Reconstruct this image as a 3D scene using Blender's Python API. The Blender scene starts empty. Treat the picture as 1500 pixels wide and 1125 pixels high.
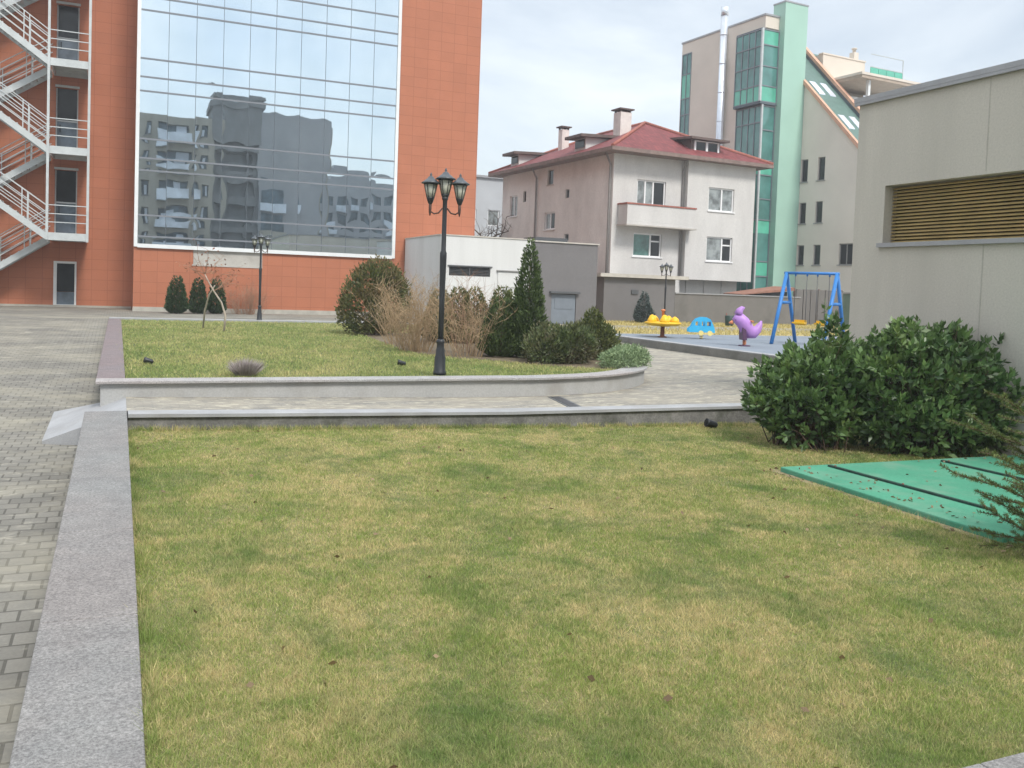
import bpy, math, random
import numpy as np
from mathutils import Vector, Matrix

random.seed(7)
RNG = np.random.default_rng(11)
SC = bpy.context.scene
COL = SC.collection
R = math.radians

# ------------------------------------------------------------------ camera
F_PX, CXP, CYP, CAM_H = 1322.0, 750.0, 478.0, 1.85
vy = Vector((173 - CXP, 401 - CYP, F_PX)).normalized()
vx = Vector((3775 - CXP, 528 - CYP, F_PX)); vx = (vx - vy * vx.dot(vy)).normalized()
vz = vx.cross(vy)
def cam_to_world(v):
    return Vector((vx.dot(v), vy.dot(v), vz.dot(v)))
c_right = cam_to_world(Vector((1, 0, 0))); c_up = cam_to_world(Vector((0, -1, 0))); c_back = cam_to_world(Vector((0, 0, -1)))
cam_data = bpy.data.cameras.new('camera')
cam = bpy.data.objects.new('camera', cam_data); COL.objects.link(cam)
cam.matrix_world = Matrix(((c_right.x, c_up.x, c_back.x, 0), (c_right.y, c_up.y, c_back.y, 0), (c_right.z, c_up.z, c_back.z, CAM_H), (0, 0, 0, 1)))
cam_data.sensor_width = 36.0
cam_data.lens = 36.0 * F_PX / 1500.0
cam_data.shift_y = (CYP - 562.5) / 1500.0
cam_data.clip_start = 0.1
cam_data.clip_end = 3000
SC.camera = cam

# ------------------------------------------------------------------ materials
def nodes(name):
    m = bpy.data.materials.new(name); m.use_nodes = True
    nt = m.node_tree; b = nt.nodes['Principled BSDF']
    return m, nt, b, nt.nodes.new, nt.links.new

def mapping(nt, scale=(1, 1, 1), src='Object', rot=(0, 0, 0)):
    tc = nt.nodes.new('ShaderNodeTexCoord'); mp = nt.nodes.new('ShaderNodeMapping')
    mp.inputs['Scale'].default_value = scale; mp.inputs['Rotation'].default_value = rot
    nt.links.new(tc.outputs[src], mp.inputs['Vector'])
    return mp.outputs['Vector']

def noise(nt, vec, scale, detail=4, rough=.6, dist=0):
    n = nt.nodes.new('ShaderNodeTexNoise'); n.inputs['Scale'].default_value = scale
    n.inputs['Detail'].default_value = detail; n.inputs['Roughness'].default_value = rough
    n.inputs['Distortion'].default_value = dist
    nt.links.new(vec, n.inputs['Vector']); return n.outputs['Fac']

def ramp(nt, fac, a, b, c0=(0, 0, 0, 1), c1=(1, 1, 1, 1)):
    r = nt.nodes.new('ShaderNodeValToRGB'); e = r.color_ramp.elements
    e[0].position = a; e[1].position = b; e[0].color = c0; e[1].color = c1
    nt.links.new(fac, r.inputs['Fac']); return r.outputs['Color']

def mixc(nt, fac, a, b, mode='MIX'):
    m = nt.nodes.new('ShaderNodeMix'); m.data_type = 'RGBA'; m.blend_type = mode
    for s, v in ((0, fac), (6, a), (7, b)):
        if isinstance(v, (int, float)): m.inputs[s].default_value = v
        elif isinstance(v, tuple): m.inputs[s].default_value = v if len(v) == 4 else (*v, 1)
        else: nt.links.new(v, m.inputs[s])
    return m.outputs[2]

def bump(nt, b, height, strength=.3, dist=.01):
    bp = nt.nodes.new('ShaderNodeBump'); bp.inputs['Strength'].default_value = strength; bp.inputs['Distance'].default_value = dist
    nt.links.new(height, bp.inputs['Height']); nt.links.new(bp.outputs['Normal'], b.inputs['Normal'])

def M(name, col, rough=.8, var=.12, vs=3.0, stretch=1.0, spec=.3, metal=0.0, fine=0.06, fs=60, bmp=0.0, dirt=None, dscale=.8, damt=(.5, .75)):
    """plain procedural material: base colour with soft large and fine variation, optional dirt blotches"""
    m, nt, b, N, L = nodes(name)
    v = mapping(nt, (1, 1, stretch))
    n1 = noise(nt, v, vs, 5)
    lo = tuple(c * (1 - var) for c in col); hi = tuple(min(1, c * (1 + var)) for c in col)
    c = mixc(nt, ramp(nt, n1, .3, .7), lo, hi)
    v2 = mapping(nt)
    n2 = noise(nt, v2, fs, 3)
    if fine:
        g0 = 1 - fine * 2; g1 = 1 + fine
        c = mixc(nt, 1.0, c, ramp(nt, n2, .25, .75, (g0, g0, g0, 1), (g1, g1, g1, 1)), 'MULTIPLY')
    if dirt:
        n3 = noise(nt, v, dscale, 6, .65)
        c = mixc(nt, ramp(nt, n3, damt[0], damt[1]), c, dirt)
    L(c, b.inputs['Base Color'])
    b.inputs['Roughness'].default_value = rough; b.inputs['Metallic'].default_value = metal
    b.inputs['Specular IOR Level'].default_value = spec
    if bmp: bump(nt, b, n2, bmp, .01)
    return m

def M_tiles(name, col, axis, bw, rh, mortar, mcol, offset=0.0, var=.1, rough=.8, bmp=.3, extra=None, spec=.3, mottle=1.0):
    """brick-texture surface; axis 'xz' for walls, 'yz' for side walls, 'xy' for paving"""
    m, nt, b, N, L = nodes(name)
    tc = N('ShaderNodeTexCoord'); sp = N('ShaderNodeSeparateXYZ'); cb = N('ShaderNodeCombineXYZ')
    L(tc.outputs['Object'], sp.inputs[0])
    ix = {'x': 0, 'y': 1, 'z': 2}
    L(sp.outputs[ix[axis[0]]], cb.inputs[0]); L(sp.outputs[ix[axis[1]]], cb.inputs[1])
    br = N('ShaderNodeTexBrick'); L(cb.outputs[0], br.inputs['Vector'])
    br.offset = offset; br.inputs['Scale'].default_value = 1.0
    br.inputs['Brick Width'].default_value = bw; br.inputs['Row Height'].default_value = rh
    br.inputs['Mortar Size'].default_value = mortar; br.inputs['Mortar Smooth'].default_value = .2
    br.inputs['Color1'].default_value = (*[c * (1 - var) for c in col], 1)
    br.inputs['Color2'].default_value = (*[c * (1 + var) for c in col], 1)
    br.inputs['Mortar'].default_value = (*mcol, 1)
    v = mapping(nt)
    c = br.outputs['Color']
    c = mixc(nt, 1.0, c, ramp(nt, noise(nt, v, 1.1, 6), .25, .75, (1 - .18 * mottle,) * 3 + (1,), (1 + .12 * mottle,) * 3 + (1,)), 'MULTIPLY')
    c = mixc(nt, 1.0, c, ramp(nt, noise(nt, v, 45, 3), .25, .75, (.86, .86, .86, 1), (1.08, 1.08, 1.08, 1)), 'MULTIPLY')
    if extra:  # pale sandy dust lying in patches
        for ecol, es, a0, a1, amt in extra:
            vv = mapping(nt, (1, 2.2, 1))
            f = ramp(nt, noise(nt, vv, es, 7, .7, .4), a0, a1, (0, 0, 0, 1), (amt, amt, amt, 1))
            c = mixc(nt, f, c, ecol)
    L(c, b.inputs['Base Color']); b.inputs['Roughness'].default_value = rough
    b.inputs['Specular IOR Level'].default_value = spec
    inv = N('ShaderNodeMath'); inv.operation = 'SUBTRACT'; inv.inputs[0].default_value = 1.0; L(br.outputs['Fac'], inv.inputs[1])
    bump(nt, b, inv.outputs[0], bmp, .012)
    return m

def M_leaf(name, c0, c1, rough=.55, spec=.35, trans=.12, patch=None, prange=(.4, .7)):
    """foliage: per-leaf random tint from the mesh attribute 'shade'"""
    m, nt, b, N, L = nodes(name)
    a = N('ShaderNodeAttribute'); a.attribute_name = 'shade'
    c = mixc(nt, a.outputs['Fac'], c0, c1)
    if patch:
        c = mixc(nt, ramp(nt, noise(nt, mapping(nt), patch[1], 3), *prange), c, patch[0])
    L(c, b.inputs['Base Color']); b.inputs['Roughness'].default_value = rough; b.inputs['Specular IOR Level'].default_value = spec
    t = N('ShaderNodeBsdfTranslucent'); L(c, t.inputs['Color'])
    mx = N('ShaderNodeMixShader'); mx.inputs[0].default_value = trans
    L(b.outputs[0], mx.inputs[1]); L(t.outputs[0], mx.inputs[2])
    L(mx.outputs[0], nt.nodes['Material Output'].inputs['Surface'])
    return m

def M_grass(name, straw, green, dark, bias=(.40, .62), s1=.55, s2=2.3, attr=True, trans=.1):
    m, nt, b, N, L = nodes(name)
    v = mapping(nt)
    n1 = noise(nt, v, s1, 4, .6, .3); n2 = noise(nt, v, s2, 5, .65); n3 = noise(nt, v, 9.5, 4, .65)
    ad = N('ShaderNodeMath'); ad.operation = 'MULTIPLY_ADD'; L(n1, ad.inputs[0]); ad.inputs[1].default_value = .36
    ml = N('ShaderNodeMath'); ml.operation = 'MULTIPLY'; L(n2, ml.inputs[0]); ml.inputs[1].default_value = .35; L(ml.outputs[0], ad.inputs[2])
    ad2 = N('ShaderNodeMath'); ad2.operation = 'MULTIPLY_ADD'; L(n3, ad2.inputs[0]); ad2.inputs[1].default_value = .29; L(ad.outputs[0], ad2.inputs[2])
    fac = ad2.outputs[0]
    if attr:
        a = N('ShaderNodeAttribute'); a.attribute_name = 'shade'
        ad3 = N('ShaderNodeMath'); ad3.operation = 'MULTIPLY_ADD'; L(a.outputs['Fac'], ad3.inputs[0]); ad3.inputs[1].default_value = .20
        sb = N('ShaderNodeMath'); sb.operation = 'SUBTRACT'; L(fac, sb.inputs[0]); sb.inputs[1].default_value = .10
        L(sb.outputs[0], ad3.inputs[2]); fac = ad3.outputs[0]
    c = mixc(nt, ramp(nt, fac, bias[0], bias[1]), straw, green)
    c = mixc(nt, ramp(nt, noise(nt, v, .95, 7, .72, .6), .47, .70), c, dark)
    if attr:
        a2 = N('ShaderNodeAttribute'); a2.attribute_name = 'tone'
        c = mixc(nt, 1.0, c, ramp(nt, a2.outputs['Fac'], 0, 1, (.72, .72, .72, 1), (1.25, 1.25, 1.22, 1)), 'MULTIPLY')
    else:
        c = mixc(nt, 1.0, c, ramp(nt, noise(nt, v, 90, 2), .3, .7, (.55, .55, .5, 1), (1.0, 1.0, 1.0, 1)), 'MULTIPLY')
    L(c, b.inputs['Base Color']); b.inputs['Roughness'].default_value = .75; b.inputs['Specular IOR Level'].default_value = .2
    if attr:
        t = N('ShaderNodeBsdfTranslucent'); L(c, t.inputs['Color'])
        mx = N('ShaderNodeMixShader'); mx.inputs[0].default_value = trans
        L(b.outputs[0], mx.inputs[1]); L(t.outputs[0], mx.inputs[2]); L(mx.outputs[0], nt.nodes['Material Output'].inputs['Surface'])
    return m

def M_glass(name, col, rough=.06, spec=.8, metal=0.0, vs=1.2, var=.35):
    m, nt, b, N, L = nodes(name)
    n1 = noise(nt, mapping(nt), vs, 3)
    lo = tuple(c * (1 - var) for c in col); hi = tuple(min(1, c * (1 + var)) for c in col)
    L(mixc(nt, ramp(nt, n1, .35, .65), lo, hi), b.inputs['Base Color'])
    b.inputs['Roughness'].default_value = rough; b.inputs['Specular IOR Level'].default_value = spec; b.inputs['Metallic'].default_value = metal
    return m

def M_granite(name, col):
    m, nt, b, N, L = nodes(name)
    v = mapping(nt)
    sp = ramp(nt, noise(nt, v, 62, 4, .9), .38, .64, (.52, .52, .525, 1), (1.45, 1.45, 1.46, 1))
    c = mixc(nt, 1.0, (*col, 1), sp, 'MULTIPLY')
    c = mixc(nt, ramp(nt, noise(nt, v, .55, 4), .38, .62), c, mixc(nt, 1.0, c, (1.03, .955, .935, 1), 'MULTIPLY'))
    c = mixc(nt, 1.0, c, ramp(nt, noise(nt, v, 5, 5, .7), .25, .75, (.78, .78, .79, 1), (1.15, 1.15, 1.14, 1)), 'MULTIPLY')
    L(c, b.inputs['Base Color']); b.inputs['Roughness'].default_value = .62; b.inputs['Specular IOR Level'].default_value = .35
    bump(nt, b, noise(nt, v, 130, 2), .15, .004)
    return m

MT = {}
MT['orange'] = M_tiles('terracotta_tile', (.43, .160, .088), 'xz', .60, .42, .011, (.34, .122, .068), var=.035, bmp=.15, mottle=.45, rough=.7)
MT['orange_side'] = M_tiles('terracotta_tile_side', (.43, .160, .088), 'yz', .58, .40, .012, (.34, .135, .085), var=.07, bmp=.25, rough=.7)
MT['steel'] = M('galvanised_steel', (.50, .53, .53), rough=.5, metal=.15, var=.1, spec=.5)
MT['white_frame'] = M('white_frame', (.72, .74, .74), rough=.45, var=.05, fine=.02)
MT['mullion'] = M('grey_mullion', (.20, .215, .24), rough=.45, var=.05, fine=.02)
MT['joint'] = M('joint_seal', (.10, .12, .14), rough=.6, var=.05)
MT['dark_glass'] = M_glass('dark_glass', (.018, .020, .022), rough=.12, spec=.35)
MT['door_glass'] = M_glass('door_glass', (.13, .17, .21), rough=.12)
MT['beige_panel'] = M('beige_panel', (.48, .46, .42), var=.1, dirt=(.30, .28, .25), dscale=1.5)
MT['plinth'] = M('stone_plinth', (.42, .40, .35), var=.15)
MT['house_side'] = M('brownish_render', (.70, .675, .64), var=.14, vs=.55, stretch=.5, fine=.08, fs=14, bmp=.15, dirt=(.58, .54, .51), dscale=.5, damt=(.5, .78))
MT['house_front'] = M('pale_render', (.585, .57, .55), var=.09, vs=.7, stretch=.35, fine=.06, fs=14, bmp=.1, dirt=(.50, .48, .465), dscale=.6, damt=(.52, .8))
MT['house_trim'] = M('grey_trim', (.45, .42, .38), var=.12)
MT['terracotta_edge'] = M('terracotta_edge', (.34, .12, .09), var=.2)
MT['roof_red'] = M_tiles('red_roof_tile', (.20, .052, .052), 'xy', .24, .34, .02, (.15, .04, .042), offset=.5, var=.22, bmp=.6, rough=.7)
MT['roof_brown'] = M('brown_roof_felt', (.13, .095, .085), var=.2)
MT['eave'] = M('weathered_eave', (.22, .16, .14), var=.2)
MT['chimney'] = M('chimney_render', (.70, .64, .60), var=.1, dirt=(.5, .44, .42))
MT['pipe_grey'] = M('grey_downpipe', (.30, .29, .28), rough=.5, var=.1)
MT['pvc'] = M('white_plastic', (.78, .78, .78), rough=.35, var=.04, fine=.02)
MT['curtain_glass'] = M_glass('curtain_glass', (.20, .22, .22), rough=.08, vs=2.2, var=.5)
MT['green_curtain_glass'] = M_glass('green_curtain_glass', (.06, .16, .14), rough=.08, vs=2.0, var=.4)
MT['annex_white'] = M('white_render', (.63, .63, .615), var=.06, vs=1.2, stretch=.1, fine=.04, fs=25, bmp=.1, dirt=(.5, .49, .47), dscale=.7, damt=(.55, .85))
MT['annex_grey'] = M('mauve_grey_render', (.175, .167, .168), var=.07, vs=.8, fine=.05, fs=25, bmp=.1, dirt=(.145, .137, .138))
MT['blue_door'] = M('blue_grey_metal', (.19, .215, .245), rough=.45, var=.08)
MT['louver_dark'] = M('dark_louver', (.10, .105, .11), rough=.4, var=.1)
MT['coping_light'] = M('light_coping', (.50, .47, .42), var=.12)
MT['metal_cap'] = M('zinc_cap', (.36, .36, .37), rough=.4, metal=.3, var=.08)
MT['beige_stucco'] = M('beige_stucco', (.56, .52, .455), var=.05, vs=.8, stretch=.12, fine=.06, fs=35, bmp=.25, dirt=(.46, .43, .375), dscale=1.0, damt=(.48, .85), rough=.9)
MT['joint_beige'] = M('render_joint', (.46, .43, .375), var=.1)
MT['brass'] = M('bronze_louver', (.60, .45, .20), rough=.45, metal=.2, var=.2, vs=1.5, fine=.08)
MT['shaft'] = M('shaft_dark', (.045, .034, .015), rough=.9)
MT['office_beige'] = M('office_beige', (.66, .59, .51), var=.06, vs=.4, fine=.03)
MT['office_wing'] = M('office_wing_render', (.70, .645, .57), var=.06, vs=.4, fine=.03)
MT['pillar_green'] = M('mint_green_panel', (.35, .545, .455), var=.05, vs=.5, fine=.02, rough=.5)
MT['green_glass'] = M_glass('green_glass', (.07, .20, .18), rough=.07, spec=.9, vs=.6, var=.3)
MT['green_band'] = M_glass('bright_green_glass', (.10, .42, .30), rough=.1, spec=.8, vs=.6, var=.2)
MT['salmon'] = M('salmon_edge', (.62, .36, .25), var=.12)
MT['canopy'] = M('canopy_soffit', (.42, .34, .27), var=.1)
MT['roof_green'] = M('green_roof_sheet', (.115, .19, .165), var=.12, rough=.5)
MT['sky_glass'] = M_glass('skylight_glass', (.80, .84, .92), rough=.35, spec=.9, metal=.5, var=.05)
MT['bright_steel'] = M('bright_flue', (.72, .77, .84), rough=.28, metal=.55, var=.06, fine=.02)
MT['far_grey'] = M('far_grey_render', (.44, .46, .48), var=.08, vs=.4)
MT['granite'] = M_granite('granite', (.225, .225, .218))
MT['coping_granite'] = M_granite('coping_granite', (.36, .36, .355))
MT['granite_pink'] = M_granite('granite_pink', (.20, .172, .176))
MT['concrete'] = M('cast_concrete', (.41, .41, .40), var=.1, vs=1.2, stretch=.6, fine=.08, fs=40, bmp=.2, dirt=(.31, .30, .28), dscale=1.1)
MT['kerb'] = M('kerb_stone', (.36, .365, .375), var=.12, vs=2, fine=.1, fs=90, dirt=(.27, .265, .255), dscale=1.5)
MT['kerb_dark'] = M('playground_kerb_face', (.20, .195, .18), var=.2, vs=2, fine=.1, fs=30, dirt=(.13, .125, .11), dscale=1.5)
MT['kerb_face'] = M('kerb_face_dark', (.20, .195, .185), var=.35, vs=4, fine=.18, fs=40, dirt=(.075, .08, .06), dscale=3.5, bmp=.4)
MT['pave_fore'] = M_tiles('forecourt_paver', (.195, .186, .163), 'xy', .17, .19, .009, (.105, .10, .086), offset=.5, var=.13, bmp=.6,
                          extra=[((.40, .37, .285, 1), .45, .44, .70, .55), ((.50, .47, .39, 1), 2.6, .56, .72, .6)])
MT['pave_path'] = M_tiles('path_paver', (.245, .232, .205), 'xy', .21, .105, .008, (.19, .185, .17), offset=.5, var=.12, bmp=.4,
                          extra=[((.36, .325, .26, 1), .8, .40, .62, .7), ((.50, .46, .36, 1), 4.2, .52, .62, .75)])
MT['soil'] = M('earth', (.17, .135, .09), var=.3, fine=.2, fs=20, bmp=.5)
MT['soil_pale'] = M('dry_earth', (.27, .22, .13), var=.35, vs=14, fine=.2, fs=50, bmp=.6, dirt=(.13, .10, .07), dscale=9)
MT['ground'] = M('far_ground', (.25, .24, .22), var=.2)
MT['grass_soil'] = M_grass('turf_base', (.34, .28, .14, 1), (.16, .19, .07, 1), (.10, .14, .05, 1), attr=False)
MT['grass_soil_upper'] = M_grass('turf_base_upper', (.22, .205, .085, 1), (.095, .14, .04, 1), (.07, .115, .03, 1), bias=(.36, .55), attr=False)
MT['grass'] = M_grass('grass_blade', (.66, .555, .30, 1), (.295, .37, .105, 1), (.175, .27, .080, 1), bias=(.425, .56), trans=.42, s1=.8, s2=2.9)
MT['grass_upper'] = M_grass('grass_blade_upper', (.60, .53, .26, 1), (.31, .38, .13, 1), (.23, .31, .10, 1), bias=(.40, .58), trans=.42)
MT['grass_dry'] = M_grass('grass_dry', (.58, .48, .22, 1), (.48, .42, .17, 1), (.42, .38, .15, 1), bias=(.45, .7), trans=.3)
MT['verge_soil'] = M('dry_turf', (.42, .35, .17), var=.15, vs=2)
MT['rubber'] = M('blue_rubber', (.215, .245, .285), var=.1, vs=1, fine=.1, fs=60)
MT['lamp_iron'] = M('black_iron', (.022, .025, .028), rough=.42, spec=.5, var=.2, fine=.08)
MT['lamp_glass'] = M('frosted_glass', (.56, .56, .47), rough=.3, var=.08, spec=.5)
MT['lamp_cap'] = M('iron_cap', (.065, .075, .085), rough=.4, var=.15, spec=.5)
MT['copper_arm'] = M('rusty_iron', (.075, .040, .030), rough=.55, var=.2)
MT['cover_green'] = M('green_painted_concrete', (.072, .285, .180), rough=.7, var=.13, vs=1.5, fine=.08, fs=40, spec=.3, dirt=(.14, .29, .20), dscale=2.2, damt=(.48, .74), bmp=.2)
MT['cover_bar'] = M('dark_green_bar', (.018, .045, .034), rough=.6, var=.2)
MT['leaf_laurel'] = M_leaf('laurel_leaf', (.026, .064, .020, 1), (.16, .26, .080, 1), rough=.36, spec=.5, trans=.18, patch=((.17, .235, .065, 1), 1.9), prange=(.56, .74))
MT['leaf_thuja'] = M_leaf('thuja_spray', (.045, .075, .026, 1), (.12, .17, .055, 1), trans=.1)
MT['leaf_thuja_gold'] = M_leaf('golden_thuja_spray', (.048, .072, .024, 1), (.135, .16, .045, 1), trans=.1, patch=((.19, .135, .06, 1), 1.6))
MT['leaf_thuja_dark'] = M_leaf('dark_thuja_spray', (.020, .042, .017, 1), (.055, .095, .03, 1), trans=.1)
MT['leaf_brown'] = M_leaf('bronzed_thuja_spray', (.055, .080, .026, 1), (.165, .18, .055, 1), trans=.1)
MT['leaf_juniper'] = M_leaf('juniper_spray', (.052, .080, .032, 1), (.135, .175, .060, 1), trans=.1, patch=((.12, .10, .055, 1), 2.4))
MT['leaf_creep'] = M_leaf('grey_green_spray', (.15, .22, .11, 1), (.32, .41, .22, 1), trans=.1)
MT['leaf_blue'] = M_leaf('blue_spruce_needle', (.05, .075, .07, 1), (.11, .15, .14, 1), trans=.05)
MT['needle'] = M_leaf('spruce_needle', (.055, .095, .028, 1), (.185, .225, .065, 1), trans=.1)
MT['leaf_dry'] = M_leaf('dry_leaf', (.20, .07, .045, 1), (.36, .17, .09, 1), trans=.1)
MT['fallen'] = M_leaf('fallen_leaf', (.13, .085, .045, 1), (.30, .22, .12, 1), trans=.1)
MT['lavender'] = M_leaf('dry_lavender', (.27, .23, .22, 1), (.50, .44, .42, 1), trans=.05)
MT['twig_tan'] = M('tan_twig', (.40, .285, .17), var=.25, vs=6)
MT['twig_red'] = M('reddish_twig', (.34, .20, .13), var=.25, vs=6)
MT['bark_pale'] = M('pale_bark', (.46, .39, .32), var=.2, vs=8)
MT['bark'] = M('bark', (.11, .075, .05), var=.25, vs=12, bmp=.3)
MT['yellow'] = M('yellow_plastic', (.80, .47, .02), rough=.4, var=.1, fine=.03)
MT['yellow_pale'] = M('pale_yellow_plastic', (.80, .66, .25), rough=.4, var=.08, fine=.03)
MT['sky_blue'] = M('sky_blue_plastic', (.05, .42, .72), rough=.4, var=.08, fine=.03)
MT['swing_blue'] = M('blue_painted_steel', (.035, .19, .50), rough=.4, var=.1, fine=.04)
MT['purple'] = M('purple_plastic', (.42, .22, .55), rough=.4, var=.1, fine=.03)
MT['dark_purple'] = M('dark_purple_plastic', (.10, .05, .10), rough=.5)
MT['brown_steel'] = M('brown_steel', (.22, .095, .07), rough=.5, var=.15)
MT['orange_plastic'] = M('orange_plastic', (.60, .22, .10), rough=.45)
MT['chain'] = M('chain_steel', (.12, .12, .12), rough=.5)
MT['bin_green'] = M('dark_green_metal', (.03, .06, .05), rough=.5)
MT['fence_grey'] = M('grey_brown_sheet', (.155, .145, .14), rough=.6, var=.12, vs=2, stretch=.2)
MT['wall_grey'] = M('grey_wall_render', (.175, .165, .155), var=.1, vs=.9, fine=.06, fs=20, dirt=(.125, .118, .11), dscale=.8)
MT['cabinet'] = M('green_cabinet', (.13, .19, .16), rough=.5, var=.1)
MT['shed_tile'] = M('shed_roof_tile', (.27, .135, .095), var=.25, vs=5)
MT['apt'] = M('apartment_panel', (.36, .335, .285), var=.12, vs=.4, stretch=.4, dirt=(.25, .235, .21), dscale=.3)
MT['apt2'] = M('apartment_gable', (.33, .33, .34), var=.08, vs=.3)
MT['apt3'] = M('apartment_tower', (.22, .22, .22), var=.15, vs=.4)
MT['apt_win'] = M_glass('apartment_window', (.07, .10, .12), rough=.3, vs=.5, var=.7)
MT['apt_balc'] = M('apartment_balcony', (.58, .62, .68), var=.3, vs=.35, fine=.02)
MT['drain'] = M('drain_grate', (.10, .10, .105), rough=.5, metal=.3, var=.2)

def M_mirror():
    m, nt, b, N, L = nodes('mirror_glass')
    v = mapping(nt)
    L(mixc(nt, ramp(nt, noise(nt, v, .35, 2), .3, .7), (.60, .70, .76, 1), (.70, .79, .84, 1)), b.inputs['Base Color'])
    b.inputs['Metallic'].default_value = 1.0; b.inputs['Roughness'].default_value = .012
    bump(nt, b, noise(nt, v, 1.1, 2, .4), .05, .012)
    return m
MT['mirror'] = M_mirror()

# ------------------------------------------------------------------ mesh helpers
class Frame:
    """local wall frame: u along the wall, n outward, z up"""
    def __init__(s, o, u, n):
        s.o = Vector((o[0], o[1], 0)); s.u = Vector((u[0], u[1], 0)).normalized(); s.n = Vector((n[0], n[1], 0)).normalized()
    def p(s, u, n, z):
        q = s.o + s.u * u + s.n * n; return (q.x, q.y, z)

WF = Frame((0, 0), (1, 0), (0, 1))

class MB:
    def __init__(s): s.v = []; s.f = []; s.smooth = []
    def poly(s, pts, sm=False):
        i = len(s.v); s.v += [tuple(p) for p in pts]; s.f.append(tuple(range(i, i + len(pts)))); s.smooth.append(sm)
    def hexa(s, b, t):
        i = len(s.v); s.v += [tuple(p) for p in b] + [tuple(p) for p in t]; n = len(b)
        s.f.append(tuple(i + k for k in reversed(range(n)))); s.f.append(tuple(i + n + k for k in range(n)))
        for k in range(n):
            j = (k + 1) % n; s.f.append((i + k, i + j, i + n + j, i + n + k))
        s.smooth += [False] * (n + 2)
    def box(s, x0, x1, y0, y1, z0, z1):
        s.hexa([(x0, y0, z0), (x1, y0, z0), (x1, y1, z0), (x0, y1, z0)], [(x0, y0, z1), (x1, y0, z1), (x1, y1, z1), (x0, y1, z1)])
    def fbox(s, F, u0, u1, n0, n1, z0, z1):
        b = [F.p(u0, n0, z0), F.p(u1, n0, z0), F.p(u1, n1, z0), F.p(u0, n1, z0)]
        t = [F.p(u0, n0, z1), F.p(u1, n0, z1), F.p(u1, n1, z1), F.p(u0, n1, z1)]
        if (F.u.cross(F.n)).z < 0: b.reverse(); t.reverse()
        s.hexa(b, t)
    def bar(s, a, b, w, h=None, up=(0, 0, 1)):
        a = Vector(a); b = Vector(b); h = h or w; d = (b - a).normalized(); up = Vector(up)
        if abs(d.dot(up)) > .98: up = Vector((0, 1, 0))
        r = d.cross(up).normalized(); q = r.cross(d)
        def ring(c): return [c - r * w / 2 - q * h / 2, c + r * w / 2 - q * h / 2, c + r * w / 2 + q * h / 2, c - r * w / 2 + q * h / 2]
        s.hexa(ring(a), ring(b))
    def tube(s, pts, rad, n=8, cap=True):
        pts = [Vector(p) for p in pts]; m = len(pts)
        rad = rad if hasattr(rad, '__len__') else [rad] * m
        base = len(s.v); prev = None
        for i, p in enumerate(pts):
            d = (pts[min(i + 1, m - 1)] - pts[max(i - 1, 0)]).normalized()
            ref = prev if prev is not None else (Vector((0, 0, 1)) if abs(d.z) < .9 else Vector((1, 0, 0)))
            r = (ref - d * ref.dot(d))
            if r.length < 1e-5: r = d.orthogonal()
            r.normalize(); q = d.cross(r); prev = r
            for k in range(n):
                a = 2 * math.pi * k / n
                s.v.append(tuple(p + (r * math.cos(a) + q * math.sin(a)) * rad[i]))
        for i in range(m - 1):
            for k in range(n):
                j = (k + 1) % n
                s.f.append((base + i * n + k, base + i * n + j, base + (i + 1) * n + j, base + (i + 1) * n + k)); s.smooth.append(True)
        if cap:
            s.f.append(tuple(base + k for k in reversed(range(n)))); s.f.append(tuple(base + (m - 1) * n + k for k in range(n))); s.smooth += [False, False]
    def lathe(s, c, prof, n=16):
        """prof: (radius, z) pairs, from bottom to top, about the vertical through c"""
        s.tube([(c[0], c[1], c[2] + z) for r, z in prof], [max(r, .001) for r, z in prof], n)
    def build(s, name, mat, parent=None, bevel=0, loc=None):
        org = Vector((0, 0, 0))
        if parent is not None: org = world_loc(parent)
        elif loc is not None: org = Vector(loc)
        me = bpy.data.meshes.new(name)
        me.from_pydata([(x - org.x, y - org.y, z - org.z) for x, y, z in s.v], [], s.f)
        me.polygons.foreach_set('use_smooth', s.smooth)
        me.materials.append(mat); me.update()
        o = bpy.data.objects.new(name, me); COL.objects.link(o)
        if parent is not None: o.parent = parent
        elif loc is not None: o.location = loc
        if bevel:
            b = o.modifiers.new('bevel', 'BEVEL'); b.width = bevel; b.segments = 2; b.limit_method = 'ANGLE'
        return o

LOC = {}
def world_loc(o):
    v = Vector((0, 0, 0))
    while o is not None:
        v += o.location; o = o.parent
    return v

def tag(o, label, cat, group=None, kind=None):
    if label: o['label'] = label
    if cat: o['category'] = cat
    if group: o['group'] = group
    if kind: o['kind'] = kind
    return o

def thing(name, label, cat, loc=(0, 0, 0), group=None):
    o = bpy.data.objects.new(name, None); COL.objects.link(o); o.location = loc; o.empty_display_size = .2
    return tag(o, label, cat, group)

def struct(name, mb, mat, label=None):
    o = mb.build(name, mat); o['kind'] = 'structure'
    if label: o['label'] = label
    return o

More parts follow.
